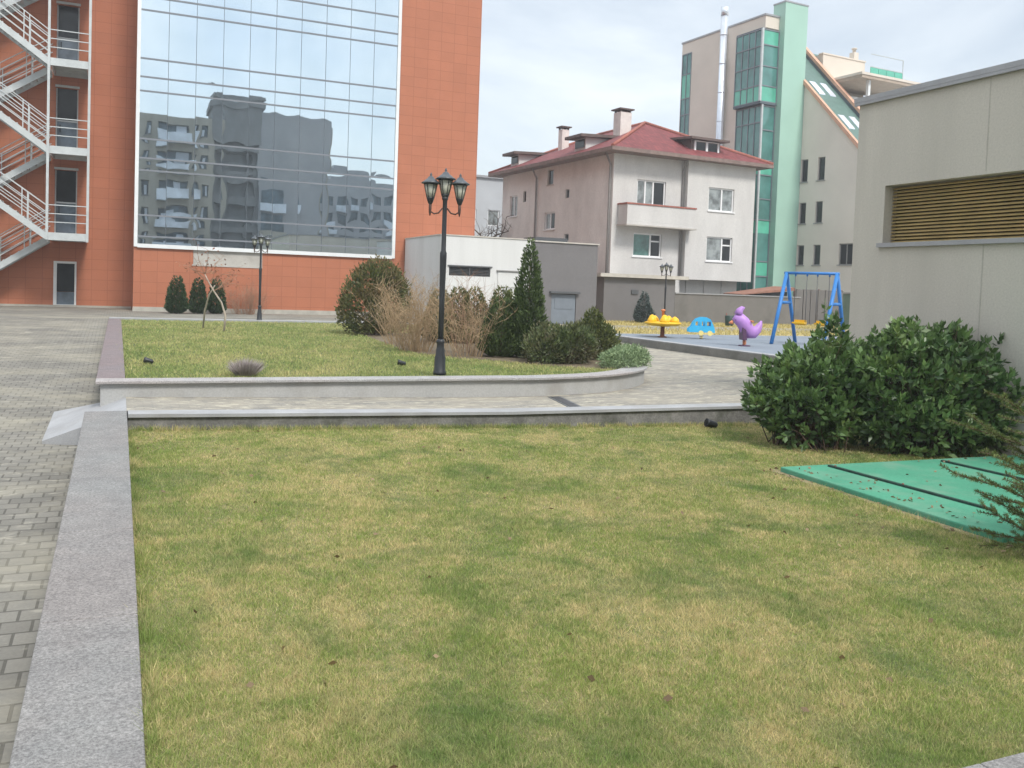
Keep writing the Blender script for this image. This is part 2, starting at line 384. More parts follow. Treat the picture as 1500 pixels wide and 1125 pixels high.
def wall(F, u0, u1, z0, z1, holes=(), depth=.2, mb=None, thick=None, n=0.0):
    """one wall face with openings and their reveals"""
    mb = mb or MB()
    us = sorted({u0, u1, *[h[0] for h in holes], *[h[1] for h in holes]}); us = [u for u in us if u0 <= u <= u1]
    zs = sorted({z0, z1, *[h[2] for h in holes], *[h[3] for h in holes]}); zs = [z for z in zs if z0 <= z <= z1]
    flip = (F.u.cross(F.n)).z > 0
    def q(pts):
        pts = list(pts); mb.poly(pts[::-1] if flip else pts)
    for i in range(len(us) - 1):
        for j in range(len(zs) - 1):
            cu = (us[i] + us[i + 1]) / 2; cz = (zs[j] + zs[j + 1]) / 2
            if any(h[0] < cu < h[1] and h[2] < cz < h[3] for h in holes): continue
            q([F.p(us[i], n, zs[j]), F.p(us[i + 1], n, zs[j]), F.p(us[i + 1], n, zs[j + 1]), F.p(us[i], n, zs[j + 1])])
    for a, b, c, d in holes:
        m = n - depth
        q([F.p(a, n, c), F.p(a, n, d), F.p(a, m, d), F.p(a, m, c)]); q([F.p(b, n, d), F.p(b, n, c), F.p(b, m, c), F.p(b, m, d)])
        q([F.p(a, n, d), F.p(b, n, d), F.p(b, m, d), F.p(a, m, d)]); q([F.p(b, n, c), F.p(a, n, c), F.p(a, m, c), F.p(b, m, c)])
        q([F.p(a, m, c), F.p(b, m, c), F.p(b, m, d), F.p(a, m, d)])
    return mb

def window(par, F, u0, u1, z0, z1, n=0.0, depth=.15, fw=.07, splits=(), transoms=(), glass=('curtain_glass',), frame='pvc', sill=True, name='window'):
    """a window part (frame) with one pane sub-part per sash; transoms: (sash index, height fraction)"""
    mb = MB(); a = n - depth + .004; b = a + .06
    mb.fbox(F, u0, u0 + fw, a, b, z0, z1); mb.fbox(F, u1 - fw, u1, a, b, z0, z1)
    mb.fbox(F, u0 + fw, u1 - fw, a, b, z1 - fw, z1); mb.fbox(F, u0 + fw, u1 - fw, a, b, z0, z0 + fw)
    xs = [u0 + fw] + [u0 + (u1 - u0) * t for t in splits] + [u1 - fw]
    for x in xs[1:-1]: mb.fbox(F, x - fw * .6, x + fw * .6, a, b - .002, z0 + fw, z1 - fw)
    for si, tf in transoms:
        zz = z0 + (z1 - z0) * tf
        mb.fbox(F, xs[si] + .04, xs[si + 1] - .04, a, b - .004, zz - fw * .5, zz + fw * .5)
    if sill: mb.fbox(F, u0 - .08, u1 + .08, n - depth + .07, n + .06, z0 - .05, z0 + .012)
    w = mb.build(name, MT[frame], par)
    for i in range(len(xs) - 1):
        g = MB(); g.fbox(F, xs[i] + .01, xs[i + 1] - .01, a + .008, a + .022, z0 + fw - .01, z1 - fw + .01)
        g.build('pane', MT[glass[min(i, len(glass) - 1)]], w)
    return w

def strip_poly(pts, off0, off1):
    """offset polylines with mitres; positive = left of travel"""
    out = []
    P2 = [Vector((p[0], p[1])) for p in pts]
    for i, p in enumerate(P2):
        d0 = (P2[i] - P2[i - 1]).normalized() if i > 0 else (P2[1] - P2[0]).normalized()
        d1 = (P2[i + 1] - P2[i]).normalized() if i < len(P2) - 1 else d0
        n0 = Vector((-d0.y, d0.x)); n1 = Vector((-d1.y, d1.x)); m = (n0 + n1).normalized(); k = 1 / max(.3, m.dot(n0))
        out.append((p + m * off0 * k, p + m * off1 * k))
    return out

def strip(mb, pts, off0, off1, z0, z1):
    """box section swept along a ground polyline; z0/z1 constants or per-point lists"""
    o = strip_poly(pts, off0, off1); n = len(o)
    za = z0 if hasattr(z0, '__len__') else [z0] * n; zb = z1 if hasattr(z1, '__len__') else [z1] * n
    for i in range(n - 1):
        (a, b), (c, d) = o[i], o[i + 1]
        bt = [(a.x, a.y, za[i]), (c.x, c.y, za[i + 1]), (d.x, d.y, za[i + 1]), (b.x, b.y, za[i])]
        tp = [(a.x, a.y, zb[i]), (c.x, c.y, zb[i + 1]), (d.x, d.y, zb[i + 1]), (b.x, b.y, zb[i])]
        if off0 < off1: bt.reverse(); tp.reverse()
        mb.hexa(bt, tp)
    return mb

def numpy_mesh(name, verts, faces_n, mat, parent=None, attrs=None, loc=None):
    """verts (N,3) array; every face uses faces_n consecutive verts"""
    org = world_loc(parent) if parent is not None else Vector(loc or (0, 0, 0))
    v = np.asarray(verts, dtype=np.float32) - np.array(org, dtype=np.float32)
    nv = len(v); nf = nv // faces_n
    me = bpy.data.meshes.new(name)
    me.vertices.add(nv); me.vertices.foreach_set('co', v.ravel())
    me.loops.add(nv); me.loops.foreach_set('vertex_index', np.arange(nv, dtype=np.int32))
    me.polygons.add(nf); me.polygons.foreach_set('loop_start', np.arange(0, nv, faces_n, dtype=np.int32))
    me.polygons.foreach_set('loop_total', np.full(nf, faces_n, dtype=np.int32))
    me.update(calc_edges=True)
    for k, a in (attrs or {}).items():
        at = me.attributes.new(k, 'FLOAT', 'FACE'); at.data.foreach_set('value', np.asarray(a, dtype=np.float32))
    me.materials.append(mat)
    o = bpy.data.objects.new(name, me); COL.objects.link(o)
    if parent is not None: o.parent = parent
    elif loc is not None: o.location = loc
    return o

def unit(a): return a / np.maximum(np.linalg.norm(a, axis=1, keepdims=True), 1e-9)

def leaves(name, pos, dirs, length, width, mat, parent, fold=.0, shade=None):
    """diamond leaves: base, side, tip, side"""
    n = len(pos); d = unit(dirs)
    r = unit(np.cross(d, RNG.normal(size=(n, 3))))
    nrm = np.cross(r, d)
    L = (length * RNG.uniform(.7, 1.25, n))[:, None]; W = (width * RNG.uniform(.75, 1.25, n))[:, None]
    mid = pos + d * L * .5 + nrm * L * fold
    v = np.stack([pos, mid + r * W * .5, pos + d * L, mid - r * W * .5], axis=1).reshape(-1, 3)
    return numpy_mesh(name, v, 4, mat, parent, {'shade': RNG.random(n) if shade is None else shade})

def lump(p, s, seed):
    rs = np.random.default_rng(seed); out = np.zeros(len(p))
    for k in range(6):
        w = rs.normal(size=3) * s * (1 + k * .45); out += np.sin(p @ w + rs.uniform(0, 6.28)) / (1 + k * .5)
    return out / 3.0

def ellipsoid_points(base, lobes, n, inner=.72, lumpy=.14, seed=1, zmin=None):
    """points in the outer shell of a union of ellipsoids, with an uneven outline; returns pos, outward"""
    vol = np.array([l[3] * l[4] + l[4] * l[5] + l[3] * l[5] for l in lobes]); pick = RNG.choice(len(lobes), n, p=vol / vol.sum())
    lb = np.array(lobes, dtype=float)[pick]
    d = unit(RNG.normal(size=(n, 3)))
    rad = inner + (1 - inner) * RNG.random(n) ** .6
    rad = rad * (1 + lumpy * lump(d * 1.0 + lb[:, :3], 4.0, seed)) * (1 + .05 * RNG.normal(size=n))
    p = lb[:, :3] + d * lb[:, 3:6] * rad[:, None]
    out = unit(d / lb[:, 3:6])
    if zmin is not None: k = p[:, 2] > zmin; p, out = p[k], out[k]
    return p + np.array(base), out

def cone_points(base, h, r, n, power=.8, inner=.6, lumpy=.1, seed=1, round_base=.12):
    """shell of a conical crown"""
    t = 1 - np.sqrt(RNG.random(n)) * .999
    t = np.clip(t, 0, 1)
    rr = r * (1 - t) ** power * np.minimum(1, .45 + t / round_base * .55)
    a = RNG.uniform(0, 2 * np.pi, n)
    q = inner + (1 - inner) * RNG.random(n) ** .5
    d = np.stack([np.cos(a), np.sin(a), np.zeros(n)], 1)
    q = q * (1 + lumpy * lump(np.stack([np.cos(a) * 1.2, np.sin(a) * 1.2, t * h * 1.6], 1), 3.5, seed))
    p = d * (rr * q)[:, None]; p[:, 2] = t * h
    return p + np.array(base), d

def twig_mesh(paths, name, mat, parent, sides=3):
    mb = MB()
    for pts, r0, r1 in paths:
        m = len(pts); mb.tube(pts, [r0 + (r1 - r0) * i / (m - 1) for i in range(m)], sides, cap=False)
    return mb.build(name, mat, parent)

def grow(p, d, L, n=5, wob=.12, gravity=0.0):
    pts = [Vector(p)]; d = Vector(d).normalized()
    for i in range(n):
        d = (d + Vector((random.gauss(0, wob), random.gauss(0, wob), random.gauss(0, wob) - gravity))).normalized()
        pts.append(pts[-1] + d * L / n)
    return pts

# ------------------------------------------------------------------ the setting: ground, paving, path, lawns
def zfore(y): return -.2 if y < 13 else (-.2 + .62 * (y - 13) / 18 if y < 31 else .42)
def zpath(x, y):
    z = .14 + .085 * max(0, 1 - max(x, 0) / 5)
    if y > 24: z += (.42 - z) * min(1, (y - 24) / 8)
    return z
def zlawn(x, y): return .04 - .022 * x

def sheet(name, xs, ys, zf, mat, label=None):
    mb = MB()
    for i in range(len(xs) - 1):
        for j in range(len(ys) - 1):
            mb.poly([(x, y, zf(x, y)) for x, y in ((xs[i], ys[j]), (xs[i + 1], ys[j]), (xs[i + 1], ys[j + 1]), (xs[i], ys[j + 1]))])
    return struct(name, mb, mat, label)

def ngon(name, pts, z, mat):
    mb = MB(); mb.poly([(x, y, z) for x, y in pts]); return struct(name, mb, mat)

sheet('ground', [-700, 700], [-700, 900], lambda x, y: -.62, MT['ground'], 'bare ground stretching away beyond the buildings')
sheet('paved_forecourt', [-45, -.20], [-25, 5, 13, 31, 48], lambda x, y: zfore(y), MT['pave_fore'], 'weathered grey block paving rising towards the orange building')
sheet('paved_forecourt_strip', [-.199, 11.0], [31.3, 41.2], lambda x, y: .42, MT['pave_fore'], 'block paving along the foot of the orange building')
sheet('paved_terrace', [-.3, 14], [-12, 1.9], lambda x, y: -.02, MT['pave_path'])
sheet('garden_path', [.119, 1, 2.5, 5, 11, 15.5, 46], [11.6, 13, 24, 28, 33], zpath, MT['pave_path'], 'pale sandy block path between the two lawns')
sheet('back_yard', [11.0, 70], [38.9, 90], lambda x, y: .2, MT['ground'])

# ramp from the path down to the forecourt
mb = MB()
mb.hexa([(.12, 11.6, -.5), (-.80, 11.95, -.5), (-.80, 14.2, -.5), (.12, 12.89, -.5)][::-1], [(.118, 11.6, .222), (-.80, 11.95, -.165), (-.80, 14.2, -.13), (.118, 12.89, .222)][::-1])
struct('path_ramp', mb, MT['kerb'], 'pale concrete ramp dropping from the path to the paving')

# kerb along the near edge of the path, with its dirty retaining face
kx = [.13, .9, 1.9, 3, 4, 5, 7, 9, 11, 14, 20, 46]
mb = MB()
strip(mb, [(x, 11.28) for x in kx], .0, .34, [zpath(x, 11.3) - .032 for x in kx], [zpath(x, 11.3) + .008 for x in kx])
struct('path_kerb', mb, MT['kerb'], 'flat granite kerb between the path and the front lawn')
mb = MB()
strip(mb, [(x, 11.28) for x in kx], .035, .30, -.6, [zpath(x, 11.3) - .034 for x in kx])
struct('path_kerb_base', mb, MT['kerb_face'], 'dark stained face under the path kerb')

xs = [.121 + i * (10.87 / 14) for i in range(15)]; ys = [2.421 + j * (8.88 / 10) for j in range(11)]
sheet('front_lawn', xs, ys, zlawn, MT['grass_soil'], 'patchy winter lawn of straw and green grass')

# granite walls round the front lawn
mb = MB(); y = -3.0
while y < 11.61:
    y2 = min(11.62, y + 1.6)
    zt = lambda q: .06 + .0205 * (q - 3.5)
    mb.hexa([(-.335, y, zt(y) - .10), (.12, y, zt(y) - .10), (.12, y2 - .004, zt(y2) - .10), (-.335, y2 - .004, zt(y2) - .10)],
            [(-.335, y, zt(y)), (.12, y, zt(y)), (.12, y2 - .004, zt(y2)), (-.335, y2 - .004, zt(y2))])
    y = y2
lw = thing('granite_wall', 'low grey wall with wide speckled granite coping left of the front lawn', 'wall', (-.1, 4, -.6))
mb.build('coping', MT['granite'], lw, bevel=.006)
mb = MB(); mb.hexa([(-.31, -3, -.7), (.10, -3, -.7), (.10, 11.6, -.7), (-.31, 11.6, -.7)], [(-.31, -3, -.175), (.10, -3, -.175), (.10, 11.6, .117), (-.31, 11.6, .117)])
mb.build('wall_face', MT['concrete'], lw)
mb = MB()
for i in range(9): mb.box(.125 + i * 1.5, .121 + (i + 1) * 1.5, 1.95, 2.415, -.5, .055)
fw_ = thing('granite_kerb', 'speckled granite kerb cut off by the bottom right corner of the photo', 'kerb', (5, 2.2, -.5))
mb.build('coping', MT['granite'], fw_, bevel=.006)

# raised lawn with its walls
def catmull(p, n=6):
    out = []
    for i in range(len(p) - 1):
        a, b, c, d = p[max(i - 1, 0)], p[i], p[i + 1], p[min(i + 2, len(p) - 1)]
        for k in range(n):
            t = k / n
            out.append(tuple(.5 * ((2 * b[m]) + (-a[m] + c[m]) * t + (2 * a[m] - 5 * b[m] + 4 * c[m] - d[m]) * t * t + (-a[m] + 3 * b[m] - 3 * c[m] + d[m]) * t ** 3) for m in (0, 1)))
    out.append(p[-1]); return out
curve = catmull([(5.6, 12.87), (6.3, 12.89), (7.77, 13.32), (9.05, 14.36), (9.83, 15.78), (10.3, 17.4), (10.6, 20), (10.7, 24), (10.7, 30.9)], 5)
outer = [(-.25, 30.9), (-.25, 12.87), (1.2, 12.87), (2.7, 12.87), (4.2, 12.87)] + curve
pw = thing('planter_wall', 'low rendered retaining wall with granite coping curving round the raised lawn', 'wall', (5, 13, -.2))
mb = MB(); strip(mb, outer[1:], .0, .40, .402, .44); mb.build('coping', MT['coping_granite'], pw, bevel=.006)
mb = MB(); strip(mb, [(-.25, 30.9), (-.25, 13.276)], .0, .36, .402, .44)
mb.build('side_coping', MT['granite_pink'], pw, bevel=.008)
mb = MB(); strip(mb, outer, .06, .32, -.5, .4015); mb.build('wall_face', MT['concrete'], pw)
mb = MB(); mb.box(-.24, 10.7, 30.95, 31.3, -.3, .47); mb.build('back_coping', MT['kerb'], pw, bevel=.01)
inner = [b for a, b in strip_poly(outer, 0, .31)]
inner = [(p.x, p.y) for p in inner]
ngon('raised_lawn', inner + [(10.39, 30.96), (.06, 30.96)], .40, MT['grass_soil_upper'])
bed = [(5.75, 19.2), (5.75, 18.2), (6.2, 17.0), (7.1, 15.9), (7.5, 15.2), (8.3, 14.5), (8.9, 14.4), (9.3, 15.3), (9.8, 17), (10.1, 19), (10.1, 25), (6.3, 25.5), (6.0, 22)]
ngon('planting_bed', bed, .404, MT['soil'])

# playground terrace
mb = MB()
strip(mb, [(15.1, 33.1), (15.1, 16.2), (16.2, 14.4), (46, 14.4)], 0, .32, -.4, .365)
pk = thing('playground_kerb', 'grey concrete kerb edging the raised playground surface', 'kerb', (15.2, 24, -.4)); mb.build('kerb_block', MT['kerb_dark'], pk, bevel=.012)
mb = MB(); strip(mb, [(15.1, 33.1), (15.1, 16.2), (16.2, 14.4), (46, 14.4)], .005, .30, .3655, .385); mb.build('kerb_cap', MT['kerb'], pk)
ngon('playground_surface', [(15.4, 16.3), (16.3, 14.7), (46, 14.7), (46, 27.4), (15.4, 27.8)], .36, MT['rubber'])
ngon('playground_verge', [(15.4, 27.8), (46, 27.4), (46, 38.95), (15.4, 38.95)], .36, MT['verge_soil'])

# drain across the path
dr = thing('drain_channel', 'dark metal drain grating set across the pale path', 'drain', (6.2, 11.9, .14))
mb = MB()
for k in range(16):
    t0 = k / 16; t1 = (k + .7) / 16
    a = (6.07 + .24 * t0, 11.66 + 1.16 * t0); b = (6.07 + .24 * t1, 11.66 + 1.16 * t1)
    mb.hexa([(a[0], a[1], .12), (a[0] + .15, a[1], .12), (b[0] + .15, b[1], .12), (b[0], b[1], .12)], [(a[0], a[1], .15), (a[0] + .15, a[1], .15), (b[0] + .15, b[1], .15), (b[0], b[1], .15)])
mb.build('grating', MT['drain'], dr)
mb = MB(); mb.hexa([(6.03, 11.64, .1), (6.26, 11.64, .1), (6.50, 12.82, .1), (6.27, 12.82, .1)], [(6.03, 11.64, .146), (6.26, 11.64, .146), (6.50, 12.82, .146), (6.27, 12.82, .146)]); mb.build('channel', MT['louver_dark'], dr)

# grass
def in_poly(x, y, poly):
    c = np.zeros(len(x), bool); j = len(poly) - 1
    for i in range(len(poly)):
        xi, yi = poly[i]; xj, yj = poly[j]
        c ^= ((yi > y) != (yj > y)) & (x < (xj - xi) * (y - yi) / (yj - yi + 1e-12) + xi); j = i
    return c

def blades(name, x, y, z, h, w, mat, label, lean=.9):
    n = len(x); a = RNG.uniform(0, 2 * np.pi, n); b = RNG.uniform(0, 2 * np.pi, n)
    h = h * RNG.uniform(.5, 1.35, n); w = w * RNG.uniform(.7, 1.3, n)
    ln = h * np.abs(RNG.normal(0, lean, n))
    tx = x + np.cos(b) * ln; ty = y + np.sin(b) * ln
    dx = np.cos(a) * w / 2; dy = np.sin(a) * w / 2
    v = np.stack([np.stack([x - dx, y - dy, z - .004], 1), np.stack([x + dx, y + dy, z - .004], 1), np.stack([tx, ty, z + h], 1)], 1).reshape(-1, 3)
    o = numpy_mesh(name, v, 3, mat, None, {'shade': RNG.random(n), 'tone': RNG.random(n)})
    o['kind'] = 'stuff'; o['label'] = label; o['category'] = 'grass'
    return o

n = 3400000
gx_ = RNG.uniform(.125, 10.95, n); gy_ = RNG.uniform(2.43, 11.25, n)
dist = np.hypot(gx_, gy_)
ang = np.degrees(np.arctan2(gx_, gy_))
keep = (RNG.random(n) < np.clip((3.6 / dist) ** 1.5, .05, 1) * .9) & (ang > -8) & (ang < 86)
keep &= ~((gx_ > 6.64 + .16 * (gy_ - 5.1) / 2.9) & (gy_ > 5.03) & (gy_ < 7.98))
# thin spots
thin = lump(np.stack([gx_, gy_, gx_ * 0], 1), 2.6, 5) + .6 * lump(np.stack([gx_, gy_, gx_ * 0], 1), 9.0, 6)
keep &= RNG.random(n) < np.clip(.9 - .18 * thin, .35, 1)
gx_, gy_, dist = gx_[keep], gy_[keep], dist[keep]
blades('lawn_grass', gx_, gy_, zlawn(gx_, gy_), np.clip(.022 + .006 * lump(np.stack([gx_, gy_, gx_ * 0], 1), 1.7, 8) + .009 * lump(np.stack([gx_, gy_, gx_ * 0], 1), 11.0, 9), .008, .06), .0010 + .0009 * dist, MT['grass'], 'short straw and green grass of the front lawn')
# longer unmown tufts along the kerb, the wall and the slab
tx_ = np.concatenate([RNG.uniform(.2, 10.9, 9000), RNG.uniform(.125, .19, 3500), 6.58 - np.abs(RNG.normal(0, .03, 900))])
ty_ = np.concatenate([11.28 - np.abs(RNG.normal(0, .05, 9000)), RNG.uniform(2.45, 11.2, 3500), RNG.uniform(5.0, 7.5, 900)])
cl_ = lump(np.stack([tx_, ty_, tx_ * 0], 1), 6.0, 12); k_ = cl_ > -.15
tx_, ty_ = tx_[k_], ty_[k_]
blades('edge_grass', tx_, ty_, zlawn(tx_, ty_), .065, .0026 + .0005 * ty_, MT['grass'], 'longer straw coloured grass tufts along the lawn edges', .7)
n = 150000
hx = RNG.uniform(.06, 10.4, n); hy = RNG.uniform(13.1, 30.9, n)
keep = in_poly(hx, hy, inner + [(10.39, 30.96), (.06, 30.96)]) & ~in_poly(hx, hy, bed) & (RNG.random(n) < np.clip((15 / hy) ** 1.5, .2, 1))
hx, hy = hx[keep], hy[keep]
blades('raised_lawn_grass', hx, hy, np.full(len(hx), .40), .045, .0011 * hy, MT['grass_upper'], 'greener short grass of the raised lawn')
n = 26000
hx = RNG.uniform(15.4, 45, n); hy = RNG.uniform(27.7, 38.8, n)
blades('verge_grass', hx, hy, np.full(n, .36), .09, .045, MT['grass_dry'], 'yellowed grass strip behind the playground')
# ------------------------------------------------------------------ orange office building with mirror glass front
ob = thing('office_building', 'tall terracotta tiled building with a big mirrored glass front', 'building', (5, 38, .3))
FO = Frame((0, 38), (1, 0), (0, -1))
FL = Frame((0, 41), (1, 0), (0, -1))
HT = 18.5
mb = MB()
wall(FO, .54, 14.64, .30, 2.95, [(2.72, 5.36, 2.31, 2.945)], .06, mb)
wall(FO, 10.95, 14.64, 2.95, HT, mb=mb)
mb.box(.545, 14.635, 38.35, 62, .3, HT - .02)
mb.poly([(14.64, 38, .3), (14.64, 38.35, .3), (14.64, 38.35, HT), (14.64, 38, HT)])
mb.build('wall', MT['orange'], ob)
mb = MB(); mb.poly([(.54, 41, .3), (.54, 38, .3), (.54, 38, HT), (.54, 41, HT)]); mb.build('side_wall', MT['orange_side'], ob)
floors = [3.34, 6.63, 9.94, 13.25]
dh = [(-2.40, -1.56, .42, 2.28)] + [(-2.40, -1.58, f + .01, f + 2.62) for f in floors]
mb = MB(); wall(FL, -14, .54, .3, HT, dh, .28, mb); mb.box(-14, .54, 41.4, 60, .3, HT - .03)
mb.build('recessed_wall', MT['orange'], ob)
mb = MB(); mb.fbox(FO, .53, 14.66, .002, .05, .3, .60); mb.fbox(FL, -14, .53, .002, .04, .3, .50); mb.build('plinth', MT['plinth'], ob)
mb = MB(); mb.fbox(FO, 2.73, 5.35, -.055, -.02, 2.32, 2.94); mb.fbox(FO, 2.68, 5.40, -.01, .02, 2.27, 2.33); mb.fbox(FO, 5.33, 5.39, -.01, .02, 2.33, 2.94)
mb.build('vent_panel', MT['beige_panel'], ob)
# ground door
a = dh[0]
mb = MB(); mb.fbox(FL, a[0], a[0] + .12, -.2, .03, a[2], a[3]); mb.fbox(FL, a[1] - .07, a[1], -.2, .03, a[2], a[3]); mb.fbox(FL, a[0] + .12, a[1] - .07, -.2, .03, a[3] - .09, a[3]); mb.fbox(FL, a[0] + .12, a[1] - .07, -.2, -.02, a[2], a[2] + .10)
dd = mb.build('door', MT['white_frame'], ob); dd['label'] = 'white framed ground floor door with dark glass'
mb = MB(); mb.fbox(FL, a[0] + .11, a[1] - .06, -.16, -.13, a[2] + .62, a[3] - .08); mb.build('pane', MT['dark_glass'], dd)
mb = MB(); mb.fbox(FL, a[0] + .11, a[1] - .06, -.15, -.12, a[2] + .09, a[2] + .61); mb.build('kick_panel', MT['door_glass'], dd)
for k, a in enumerate(dh[1:]):
    mb = MB(); mb.fbox(FL, a[0] - .02, a[1] + .04, .003, .06, a[3] + .01, a[3] + .10)
    mb.fbox(FL, a[0], a[0] + .05, -.24, -.15, a[2], a[3]); mb.fbox(FL, a[1] - .05, a[1], -.24, -.15, a[2], a[3])
    mb.fbox(FL, a[0] + .05, a[1] - .05, -.24, -.15, a[2] + 1.28, a[2] + 1.34)
    d = mb.build('door', MT['steel'], ob)
    mb = MB(); mb.fbox(FL, a[0] + .05, a[1] - .05, -.23, -.20, a[2] + 1.34, a[3]); mb.build('upper_pane', MT['dark_glass'], d)
    mb = MB(); mb.fbox(FL, a[0] + .05, a[1] - .05, -.23, -.20, a[2] + .02, a[2] + 1.28); mb.build('lower_panel', MT['door_glass'], d)
    mb = MB(); mb.bar(FL.p(a[0] + .16, -.15, a[2] + .85), FL.p(a[0] + .16, -.15, a[2] + 1.15), .03); mb.build('handle', MT['dark_glass'], d)

# curtain wall: every pane is slightly pillowed, as real insulating glass is
MU = [2.97, 3.34, 4.16, 5.89, 6.36, 7.10, 8.93, 9.47, 10.17, 12.01, 12.52, 13.25, 15.06, 15.58, 16.3, HT - .1]
NC = 10; ux0, ux1 = .66, 10.83
gv = []; gf = []
rs = np.random.default_rng(3)
cols = [ux0 + (ux1 - ux0) * i / NC for i in range(NC + 1)]
S = 8
for i in range(NC):
    for j in range(len(MU) - 1):
        A = rs.normal(.0025, .0011); tx = rs.normal(0, .0015); tz = rs.normal(0, .0013)
        w = cols[i + 1] - cols[i]; h = MU[j + 1] - MU[j]; hs = min(1.0, h / 1.2)
        b0 = len(gv)
        for q in range(S + 1):
            for p in range(S + 1):
                u = p / S * 2 - 1; v = q / S * 2 - 1
                d = A * hs * (1 - u * u) * (1 - v * v) + tx * u * w / 2 + tz * v * h / 2
                gv.append((cols[i] + w * p / S, 38.02 - d - .03, MU[j] + h * q / S))
        for q in range(S):
            for p in range(S):
                k = b0 + q * (S + 1) + p; gf.append((k, k + 1, k + S + 2, k + S + 1))
mb = MB(); mb.v = gv; mb.f = gf; mb.smooth = [True] * len(gf)
cw = mb.build('glass_front', MT['mirror'], ob); cw['label'] = 'large mirrored curtain wall reflecting grey flats'
mb = MB()
mb.fbox(FO, .535, .665, -.06, .07, 2.93, HT); mb.build('side_frame', MT['white_frame'], cw)
mb = MB(); mb.fbox(FO, 10.83, 10.96, -.06, .07, 2.93, HT); mb.build('side_frame', MT['white_frame'], cw)
mb = MB(); mb.fbox(FO, .666, 10.829, -.06, .09, 2.90, 3.05); mb.build('bottom_frame', MT['white_frame'], cw)
mb = MB()
for z in MU[1:-1]: mb.fbox(FO, .667, 10.828, -.03, .035, z - .032, z + .032)
mb.build('transom', MT['mullion'], cw)
mb = MB()
for x in cols[1:-1]: mb.fbox(FO, x - .009, x + .009, -.03, .016, 3.06, HT - .2)
mb.build('joint', MT['joint'], cw)

# ------------------------------------------------------------------ steel escape stairs
st = thing('fire_escape', 'pale steel escape stairs zigzagging up the terracotta wall', 'stairs', (-2.6, 39.8, .3))
YF, YM, YB = 38.8, 39.85, 40.93
for x, z0 in ((-2.52, 3.06), (-1.12, 3.02)):
    mb = MB(); mb.box(x - .045, x + .045, YF - .05, YF + .04, z0, HT); mb.build('post', MT['steel'], st)
for x in (-4.9, -6.3):
    mb = MB(); mb.box(x - .05, x + .05, YF - .05, YF + .05, .3, HT); mb.build('post', MT['steel'], st)
def railing(mb, a, b, posts, hts=(1.05, .72, .40)):
    a = Vector(a); b = Vector(b)
    for h in hts: mb.bar(a + Vector((0, 0, h)), b + Vector((0, 0, h)), .032)
    for t in posts:
        p = a.lerp(b, t); mb.bar(p + Vector((0, 0, -.05)), p + Vector((0, 0, 1.06)), .035)
for f in floors:
    mb = MB(); mb.box(-2.47, -1.17, YF - .02, YB, f - .05, f); mb.box(-2.47, -1.17, YF - .04, YF + .03, f - .29, f - .004)
    mb.box(-2.47, -2.41, YF + .035, YB, f - .26, f - .052); mb.box(-1.23, -1.17, YF + .035, YB, f - .26, f - .052); mb.box(-2.4, -1.24, YB - .06, YB, f - .26, f - .052)
    for k in range(1, 4): mb.box(-2.40, -1.24, YF + k * .53, YF + k * .53 + .05, f - .16, f - .052)
    p = mb.build('platform', MT['steel'], st)
    mb = MB(); railing(mb, (-2.47, YF, f), (-1.17, YF, f), ()); railing(mb, (-1.16, YF, f), (-1.16, YB, f), (.5, 1)); mb.build('railing', MT['steel'], p)
def flight(x0, z0, x1, z1, ya, yb):
    mb = MB()
    for y in (ya, yb - .05):
        mb.hexa([(x0, y, z0 - .28), (x1, y, z1 - .28), (x1, y + .05, z1 - .28), (x0, y + .05, z0 - .28)], [(x0, y, z0), (x1, y, z1), (x1, y + .05, z1), (x0, y + .05, z0)])
    ns = 9
    for k in range(ns):
        t = (k + .5) / ns; x = x0 + (x1 - x0) * t; z = z0 + (z1 - z0) * t
        mb.box(x - .15, x + .15, ya + .052, yb - .052, z - .10, z - .06)
    fl = mb.build('flight', MT['steel'], st)
    mb = MB()
    railing(mb, (x0, ya + .02, z0), (x1, ya + .02, z1), (.28, .36, .75), (1.05, .78, .52, .26))
    railing(mb, (x0, yb - .02, z0), (x1, yb - .02, z1), (.3, .75))
    mb.build('railing', MT['steel'], fl)
for f in floors:
    flight(-2.53, f - .02, -4.85, f + 1.65, YF - .03, YM - .06)
    flight(-2.53, f - .06, -4.85, f - 1.65, YM + .06, YB)
for f in [floors[0] - 1.65] + [f + 1.65 for f in floors]:
    mb = MB(); mb.box(-6.25, -4.86, YF - .02, YB, f - .05, f); mb.box(-6.25, -4.86, YF - .04, YF + .02, f - .27, f - .052)
    p = mb.build('platform', MT['steel'], st)
    mb = MB(); railing(mb, (-6.25, YF, f), (-4.86, YF, f), (.3,)); mb.build('railing', MT['steel'], p)

